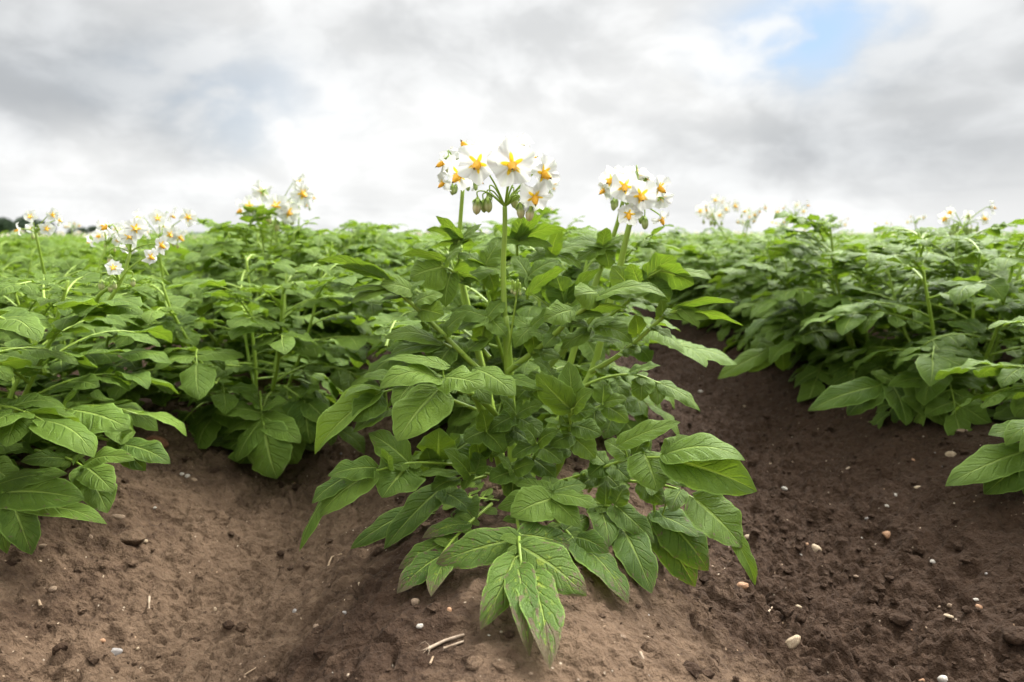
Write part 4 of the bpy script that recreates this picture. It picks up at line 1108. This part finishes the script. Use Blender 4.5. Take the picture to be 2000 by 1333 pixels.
big = [(225, 1276, 27, 20, 'grey', "smooth grey egg-shaped pebble on the dry soil near the bottom edge", 0),
       (305, 868, 54, 34, 'rust', "large rusty brown stone half buried beside the leaves of the near row", -20),
       (1592, 1075, 20, 26, 'cream', "cream pebble standing in the middle of the dark damp furrow", 30),
       (1734, 1046, 21, 20, 'orange', "round orange pebble in the dark damp furrow", 0),
       (1549, 1258, 22, 40, 'cream', "long cream finger-shaped pebble lying near the bottom of the dark furrow", -55),
       (1858, 892, 21, 22, 'cream', "pale rounded pebble below the leaves of the far-side row", 20),
       (1450, 1145, 26, 15, 'orange', "knobbly white and orange pebble under the drooping leaf tip", 0),
       (1461, 1050, 17, 12, 'cream', "pale pebble beside the drooping leaf of the lone plant", 15),
       (811, 1179, 19, 22, 'tan', "pale pebble with a dirty crown below the front leaves", 0),
       (820, 1224, 14, 11, 'white', "angular white pebble above the dry stalk", 15),
       (877, 1193, 11, 14, 'orange', "small orange pebble beside the tip of a low leaf", 0),
       (1532, 955, 12, 9, 'white', "small white pebble on dark soil to the side of the drooping leaves", -20),
       (1792, 953, 16, 9, 'cream', "flat cream pebble in the upper part of the dark furrow", 10),
       (1749, 968, 9, 8, 'white', "tiny round white pebble below the flat cream pebble", 0),
       (1368, 766, 11, 8, 'white', "white pebble beside the hanging leaf behind the lone plant", 0),
       (104, 1152, 17, 13, 'tan', "blocky pale tan pebble on the dry crusted slope", 10),
       (83, 1067, 16, 9, 'tan', "flat pale pebble under the hanging leaf of the near row", 15),
       (228, 1012, 34, 16, 'tan', "flat dull tan stone pressed into the soil below the near row leaves", 0),
       (355, 927, 9, 8, 'white', "white pebble in the little trio on the pale slope, highest of the three", 0),
       (366, 931, 10, 10, 'white', "roundest white pebble of the little trio on the pale slope", 0),
       (378, 939, 14, 12, 'tan', "tan pebble of the little trio on the pale slope", 0),
       (200, 1252, 13, 10, 'orange', "small orange pebble just above the grey egg-shaped one", 0),
       (176, 1050, 13, 11, 'tan', "tan pebble on the pale slope below the lowest leaves", 0),
       (283, 1058, 12, 10, 'cream', "cream pebble beside the cracked round clod", 0),
       (618, 1224, 13, 11, 'tan', "light brown pebble on the dark slope below the lone plant", 30),
       (577, 1195, 12, 11, 'grey', "grey pebble half sunk in the dark slope", 0),
       (672, 1198, 11, 9, 'grey', "small grey pebble beside the light brown one", 0),
       (520, 1281, 12, 9, 'white', "white pebble near the bottom edge on the dark slope", 35),
       (1822, 1098, 14, 10, 'white', "white pebble on the far side of the dark furrow", -10),
       (1837, 1187, 12, 9, 'tan', "tan pebble low on the far side of the dark furrow", 0),
       (1906, 1172, 11, 8, 'white', "bright white pebble low on the far side of the dark furrow", 0),
       (1912, 1186, 14, 10, 'orange', "orange pebble touching the bright white one", -20),
       (1856, 1185, 12, 12, 'tan', "rounded tan pebble between two others on the far side of the furrow", 0),
       (1853, 1204, 19, 7, 'cream', "sliver-shaped cream pebble on the far side of the furrow", -15),
       (1560, 1186, 13, 8, 'cream', "small cream pebble in the bottom of the dark furrow", -20),
       (1843, 1330, 20, 22, 'white', "angular whitish stone cut off by the bottom of the view", 20),
       (1799, 1330, 14, 10, 'orange', "orange stone at the bottom of the view beside the whitish one", 0),
       (1663, 1142, 11, 7, 'white', "white pebble at the darkest line of the furrow", 0),
       (1694, 1014, 11, 7, 'grey', "pale grey pebble above the round orange one", 0),
       (1732, 989, 9, 8, 'white', "white pebble on the slope above the round orange pebble", -30),
       (1218, 1245, 11, 9, 'tan', "tan pebble on the dry ridge in front of the lone plant", 0),
       (1037, 1317, 11, 8, 'tan', "tan pebble below the longest front leaf tip", 0),
       (1265, 1203, 8, 7, 'white', "white pebble on the dry ridge under the dark lower leaves", 0),
       (955, 1243, 9, 7, 'white', "white pebble right of the dry stalk", 0),
       (648, 785, 13, 11, 'tan', "tan pebble behind the lone plant beside dark clods", 0),
       (588, 848, 14, 11, 'grey', "dull pebble under the hanging leaves of the second plant", 0),
       (1878, 842, 24, 8, 'tan', "flat tan pebble in the shade of the far-side row", 0),
       (1600, 768, 12, 7, 'tan', "brownish pebble on the far ridge slope", 0)]
for i, (u, v, w_, h_, col, lab, rot) in enumerate(big):
    put_pebble(u, v, w_, h_, col, lab, rot, None, i)
grng = random.Random(3)
n = 0
while n < 85:
    u = grng.uniform(0, 2000); v = 790 + 540 * grng.random() ** .8
    p = ground_hit(u, v)
    if math.hypot(p[0] - HB[0], p[1] - HB[1]) < .12: continue
    right = p[0] > .2
    if not right and grng.random() < .45: continue
    s_ = 2.6 + 5.0 * grng.random() ** 2.5
    col = grng.choice(['white', 'cream', 'tan', 'tan', 'orange', 'cream', 'grey'])
    side = "dark damp furrow" if right else "paler soil beside the lone plant"
    put_pebble(u, v, s_ * grng.uniform(1, 1.6), s_, col, f"tiny {col if col != 'orange' else 'orange brown'} pebble among the grit of the {side}", grng.uniform(-60, 60), f"tiny pebbles strewn over the soil, {col}", grng.randrange(99))
    n += 1
# loose crumbs of soil
def ico():
    import bmesh
    bm = bmesh.new(); bmesh.ops.create_icosphere(bm, subdivisions=1, radius=1.0)
    V = np.array([v.co[:] for v in bm.verts]); F = np.array([[v.index for v in f.verts] for f in bm.faces]); bm.free(); return V, F
IV, IF = ico()
crr = np.random.RandomState(8)
acc = Acc()
N = 20000
xs = crr.uniform(-1.25, 1.35, N); ys = .42 + 2.3 * crr.rand(N) ** 1.6
ph = rowphase(xs); cc = .5 - .5 * np.cos(2 * PI * ph)
keep = crr.rand(N) < (.16 + .50 * cc + .34 * (xs > .25)) * (.35 + 1.3 * np.clip(fbm(xs, ys, 3.5, 2, 77) + .35, 0, 1))
xs, ys, cc = xs[keep], ys[keep], cc[keep]
sz = .0011 + .0075 * crr.rand(len(xs)) ** 4.2
zs = gz(xs, ys)
for i in range(len(xs)):
    V = IV * (1 + .5 * (crr.rand(len(IV), 1) - .5)) * sz[i] * np.array([1, crr.uniform(.7, 1.2), crr.uniform(.55, .85)])
    a = crr.uniform(0, 6.28); R = np.array([[math.cos(a), -math.sin(a), 0], [math.sin(a), math.cos(a), 0], [0, 0, 1]])
    dr = .50 - .42 * cc[i] + crr.uniform(-.12, .12) - (.2 if xs[i] > .3 else 0)
    if -.55 < xs[i] < -.2: dr += .35
    acc.add(V @ R.T + [xs[i], ys[i], zs[i] + sz[i] * .15], IF, None, np.tile([dr, 0, 0, 1.], (len(V), 1)), 0)
o = build('soil_crumbs', acc, [M_SOIL], None, None, smooth=False)
tag(o, "loose crumbs and clods of brown soil scattered over the ridges and furrows", "soil crumbs", kind='stuff')
# distinct clods
def clod(u, v, wpx, hpx, lab, dr, seed):
    p = ground_hit(u, v); s_ = wpx * .5 * depth_of(p) / 1333.3; h_ = hpx * .5 * depth_of(p) / 1333.3
    me = pebble_mesh(seed, 3, .22)
    me.materials.append(M_SOIL)
    at = me.attributes.new("leafdat", 'FLOAT_COLOR', 'POINT'); at.data.foreach_set("color", np.tile([dr, 0, 0, 1.], len(me.vertices)).astype(np.float32))
    o = link('soil_clod', me); o.location = (p[0], p[1], p[2] - h_ * .15); o.scale = (s_, s_ * .9, h_); o.rotation_euler = (0, 0, seed)
    tag(o, lab, "soil clod")
for q in ((1330, 1012, 24, 16, "dark soil clod beside the drooping right hand leaves", .1, 201), (1330 + 185, 1180, 34, 30, "dark rounded clod standing at the edge of the dry crust", .15, 202), (930, 1295, 40, 22, "pale crumbly clod below the dry stalk", .75, 203), (985, 1300, 52, 20, "broad pale clod in front of the longest leaf", .8, 204),
          (1125, 1190, 30, 20, "dry clod under the broad low leaf at the front", .6, 205), (255, 1045, 64, 26, "round cracked plate of dry soil under the near row leaves", .7, 206), (660, 770, 40, 26, "dark lumpy clod behind the lone plant", .15, 207), (1990, 1240, 60, 30, "dark clod cut off at the edge of the damp furrow", .1, 208),
          (420, 920, 22, 16, "small clod on the pale slope below the second plant", .4, 209), (1760, 1210, 40, 22, "flattish dark clod low in the damp furrow", .05, 210), (1600, 1300, 50, 26, "low dark lump of soil near the bottom of the damp furrow", .1, 211)):
    clod(*q)
# dry stalk and bits of straw
M_STRAW = make_simple("dry_straw", (.20, .14, .09, 1), (.42, .33, .24, 1), 90., .75, .3, .6, .001)
M_STRAWD = make_simple("old_straw", (.22, .15, .09, 1), (.36, .26, .17, 1), 90., .8, .3, .5, .001)
def straw(pts, r, lab, mat=None, extra=()):
    acc = Acc()
    w_ = []
    for (u, v) in pts:
        p = ground_hit(u, v); w_.append(p + np.array([0, 0, r * 1.1 + .001]))
    tube(acc, w_, r, r * .75, 7, 0, k=2)
    for e in extra:
        tube(acc, [ground_hit(u, v) + np.array([0, 0, .004]) for (u, v) in e], r * .18, r * .08, 4, 0, k=2)
    o = build('dry_stalk', acc, [mat or M_STRAW]); tag(o, lab, "dry stalk")
straw([(834, 1275), (868, 1258), (906, 1246)], .0015, "pale broken dry stalk with frayed end lying in front of the lone plant", None, ([(836, 1274), (822, 1281), (812, 1278)], [(838, 1272), (826, 1286)], [(840, 1272), (830, 1262), (818, 1270)], [(842, 1270), (836, 1290)]))
straw([(866, 1272), (905, 1258)], .0011, "short pale stalk piece lying against the frayed stalk")
straw([(292, 1170), (291, 1195)], .0016, "short upright bit of straw on the dry crusted soil")
straw([(1644, 928), (1658, 917)], .0022, "short straw bit on the dark soil of the damp furrow")
straw([(478, 1322), (520, 1296)], .0008, "thin dead root lying near the bottom edge on the slope", M_STRAWD)
straw([(640, 1115), (648, 1092), (668, 1086)], .0012, "reddish curved dead stem on the dark slope below the lone plant", M_STRAWD)
straw([(1500, 1200), (1508, 1190)], .0012, "tiny straw bit at the edge of the dry crust")
straw([(840, 1302), (846, 1288)], .0010, "thin straw below the frayed dry stalk", M_STRAWD)
straw([(80, 1190), (76, 1178)], .0018, "brown leaf scrap on the dry crusted soil", M_STRAWD)
straw([(1250, 1280), (1256, 1292)], .0014, "small straw bit on the dry ridge in front", M_STRAW)

# ------------------------------------------------------------------ the far field, trees and hill
frng = random.Random(17)
acc = Acc(); facc = Acc()
def tri_leaf():
    pass
HALF = .80
y = 4.0
cnt = 0
for row in range(-60, 61):
    x = float(np.interp(row, ROWS_K, ROWS_X))
    y = 2.0
    while y < 34:
        d = math.hypot(x, y)
        if d > RLIM + .1 and abs(x) < y * .80 + .4:
            p_keep = 1.0 if d < 16 else (16 / d) ** .8
            if frng.random() < p_keep:
                a = frng.uniform(0, 6.28); s_ = frng.uniform(.85, 1.13) * (1 if d < 16 else 1.25) * (.91 if x < -.42 * y else 1)
                R = np.array([[math.cos(a), -math.sin(a), 0], [math.sin(a), math.cos(a), 0], [0, 0, 1]])
                V_, F_, u_, D_, M_ = LOWARR[frng.randrange(len(LOWARR))]
                sel = frng.random()
                # keep the upper leaves only: the rest is hidden behind the rows in front
                zf = V_[F_].mean(1)[:, 2]
                k = np.where((zf > .14) & (np.random.RandomState(cnt).rand(len(F_)) < (1 if d < 14 else .6)))[0]
                acc.merge((V_, F_[k], u_, D_, M_[k]), R * np.array([1, 1, 1]), np.array([x + frng.uniform(-.1, .1), y, -.01 if d < 30 else -.03]), s_)
                cnt += 1
                if frng.random() < .42:
                    c0 = np.array([x + frng.uniform(-.1, .1), y + frng.uniform(-.1, .1), frng.uniform(.33, .40)])
                    tube(facc, [c0 - np.array([0, 0, .14]), c0], .0022, .002, 4, 2, k=0)
                    for j in range(frng.randrange(3, 8)):
                        c1 = c0 + np.array([frng.uniform(-.03, .03), frng.uniform(-.03, .03), frng.uniform(-.005, .028)])
                        flower(facc, c1, (frng.uniform(-.8, .8), -.8, frng.uniform(-.5, .3)), frng.uniform(.013, .017), frng, 1, .2)
        y += .30 + frng.uniform(-.05, .05)
def compact(arr):
    V, F, u, D, M = arr
    used = np.unique(F); mp = np.zeros(len(V), int); mp[used] = np.arange(len(used))
    return V[used], mp[F], u[used], D[used], M
o = build('distant_potato_crop', compact(acc.arrays()), LEAFM)
tag(o, "dense far rows of potato foliage merging towards the horizon", "potato crop", kind='stuff')
o = build('distant_potato_flowers', facc, FLM)
tag(o, "white potato blossom dotted over the far crop", "potato blossom", kind='stuff')
# the crop beyond, one rough canopy sheet
def canopy():
    ys = np.concatenate([np.arange(26, 60, .5), np.geomspace(60, 420, 60)])
    us = np.linspace(-1.0, 1.0, 220)
    X = ys[:, None] * us[None, :]; Y = np.repeat(ys[:, None], len(us), 1)
    Z = .20 + .10 * fbm(X, Y, .9, 3, 91)
    V = np.stack([X, Y, Z], -1).reshape(-1, 3)
    m, nb = new_mat("far_canopy_green")
    pos = geo(nb).outputs['Position']
    n = nb.noise(pos, 3., 5, .7); n2 = nb.noise(pos, .25, 3, .5)
    col = nb.mix(n, (.020, .060, .012, 1), (.085, .19, .045, 1))
    p = principled(nb, col, .6, .3, bump(nb, n, 1., .1)); finish(m, nb, p.outputs[0])
    o = build('crop_canopy', (V, grid_faces(len(ys), len(us)), V[:, :2] * .1, np.tile([.5, 0, 0, 1.], (len(V), 1)), np.zeros((len(ys) - 1) * (len(us) - 1), int)), [m])
    tag(o, "even green canopy of the potato crop out to the field edge", "potato crop", kind='stuff')
canopy()
# lilac flowers of another variety beyond the pale rows
M_LILAC = make_simple("petal_lilac", (.52, .36, .55, 1), (.66, .52, .68, 1), 60., .6)
la = Acc()
for i in range(420):
    u = frng.uniform(230, 560) if frng.random() < .85 else frng.uniform(60, 230); Y = frng.uniform(11, 26)
    p = P(u, 470, Y); p[2] = frng.uniform(.27, .315)
    for j in range(3):
        c1 = p + np.array([frng.uniform(-.03, .03), 0, frng.uniform(-.02, .02)])
        flower(la, c1, (frng.uniform(-.6, .6), -.9, .2), .024, frng, 1, .2)
V_, F_, u_, D_, M_ = la.arrays()
o = build('lilac_blossom', (V_, F_, u_, D_, np.where(M_ == 0, 0, 1)), [M_LILAC, M_ANTH])
tag(o, "patch of lilac blossom of another potato variety far across the field", "potato blossom", kind='stuff')

# trees along the field edge
M_TREE = make_simple("tree_leaf", (.014, .034, .012, 1), (.045, .085, .026, 1), .9, .6, .3)
M_BARK = make_simple("bark", (.05, .035, .025, 1), (.11, .085, .065, 1), 6., .9)
def tree(x, y, H, Wd, label, seed, trunk_f=.25, dens=1.0):
    rng = np.random.RandomState(seed); pr = random.Random(seed)
    root = tag(empty('tree', (x, y, -.06)), label, "tree", "trees along the far field edge")
    acc = Acc()
    tube(acc, [(0, 0, -.3), (pr.uniform(-.1, .1), 0, H * .3), (pr.uniform(-.3, .3), 0, H * .62), (pr.uniform(-.3, .3), 0, H * .92)], H * .03, H * .006, 8, 0, k=3)
    for k in range(7):
        a = pr.uniform(0, 6.28); z0 = H * pr.uniform(.25, .6)
        tube(acc, [(0, 0, z0), (math.cos(a) * Wd * .2, math.sin(a) * Wd * .2, z0 + H * .12), (math.cos(a) * Wd * .38, math.sin(a) * Wd * .38, z0 + H * .22)], H * .012, H * .003, 5, 0, k=2)
    build('trunk', acc, [M_BARK], root)
    nb_ = 26
    cs = []
    for k in range(nb_):
        a = pr.uniform(0, 6.28); f = pr.random(); zc = H * (trunk_f + (1 - trunk_f) * (.15 + .78 * f)); rr = Wd * .5 * math.sin(min(1, .25 + .8 * (1 - f)) * PI * .5) * pr.uniform(.2, .85)
        cs.append((math.cos(a) * rr, math.sin(a) * rr, zc, Wd * pr.uniform(.12, .2)))
    nl = int(9000 * dens)
    ci = rng.randint(0, nb_, nl); cs = np.array(cs)
    dv = rng.randn(nl, 3); dv /= np.linalg.norm(dv, axis=1)[:, None]
    pos = cs[ci, :3] + dv * (cs[ci, 3] * rng.rand(nl) ** .4)[:, None] * np.array([1, 1, .8])
    s_ = H * .021 * (.6 + .8 * rng.rand(nl))
    e1 = rng.randn(nl, 3); e1 /= np.linalg.norm(e1, axis=1)[:, None]; e2 = np.cross(e1, rng.randn(nl, 3)); e2 /= np.linalg.norm(e2, axis=1)[:, None]
    V = np.stack([pos - e1 * s_[:, None], pos - e2 * s_[:, None] * .6, pos + e1 * s_[:, None], pos + e2 * s_[:, None] * .6], 1).reshape(-1, 3)
    F_ = np.arange(len(V)).reshape(-1, 4)
    build('crown', (V, F_, np.zeros((len(V), 2)), np.tile([.5, 0, 0, 1.], (len(V), 1)), np.zeros(len(F_), int)), [M_TREE], root, None, False)
def tree_px(u, vtop, wpx, Y, label, seed, **kw):
    p = P(u, vtop - 4, Y); H = p[2] + .06; Wd = wpx * depth_of(p) / 1333.3
    tree(p[0], Y, H, Wd, label, seed, **kw)
T_ = tree_px
T_(12, 434, 70, 150, "broad dark tree at the outer end of the tree belt", 1, trunk_f=.1, dens=1.5)
T_(48, 428, 66, 155, "tallest round-topped dark tree behind the nearest blossom cluster", 2, trunk_f=.1, dens=1.5)
T_(76, 437, 46, 150, "smaller dark tree at the inner edge of the tall clump", 3, trunk_f=.12, dens=1.2)
T_(100, 440, 24, 260, "slim pale tree standing in the gap between two clumps", 4, trunk_f=.15, dens=.5)
T_(134, 452, 34, 200, "low dark tree beginning the long tree belt", 5, trunk_f=.1)
T_(158, 449, 38, 200, "second dark tree of the long belt, flat topped", 6, trunk_f=.1)
T_(184, 447, 40, 205, "middle dark tree of the long belt, highest of it", 7, trunk_f=.1)
T_(210, 448, 38, 200, "dark tree behind the twin blossom heads", 8, trunk_f=.1)
T_(236, 451, 36, 205, "dark tree behind the upper blossom of the near plant", 9, trunk_f=.1)
T_(262, 453, 30, 200, "rounded tree near the end of the long belt", 10, trunk_f=.1)
T_(286, 458, 28, 210, "lowest tree ending the long belt", 11, trunk_f=.1)
T_(802, 456, 22, 420, "small hazy tree on the horizon behind the lone plant", 12, dens=.7)
T_(842, 450, 26, 430, "taller hazy tree on the horizon beside the small one", 13, dens=.7)
T_(866, 454, 20, 430, "hazy tree on the horizon close to the flower stalk", 14, dens=.7)
T_(596, 458, 24, 420, "faint low tree on the horizon behind the second flower head", 15, dens=.7)
# low hill on the skyline
def hill():
    xs = np.linspace(-2600, 2600, 240); ys = np.linspace(2300, 3500, 24)
    X, Y = np.meshgrid(xs, ys)
    hh = 20 * np.exp(-((X + 1330) / 620) ** 2) + 6 + 5 * fbm(X, Y, .0022, 3, 44)
    Z = hh * np.sin(PI * (Y - 2300) / 1200) - 1.5
    V = np.stack([X, Y, Z], -1).reshape(-1, 3)
    m = make_simple("hill_woods", (.02, .045, .02, 1), (.05, .085, .035, 1), .012, .9, .1, coord='Object')
    o = build('hill', (V, grid_faces(24, 240), V[:, :2], np.tile([.5, 0, 0, 1.], (len(V), 1)), np.zeros(23 * 239, int)), [m])
    tag(o, "low wooded hill on the far skyline", "hill", kind='structure')
hill()
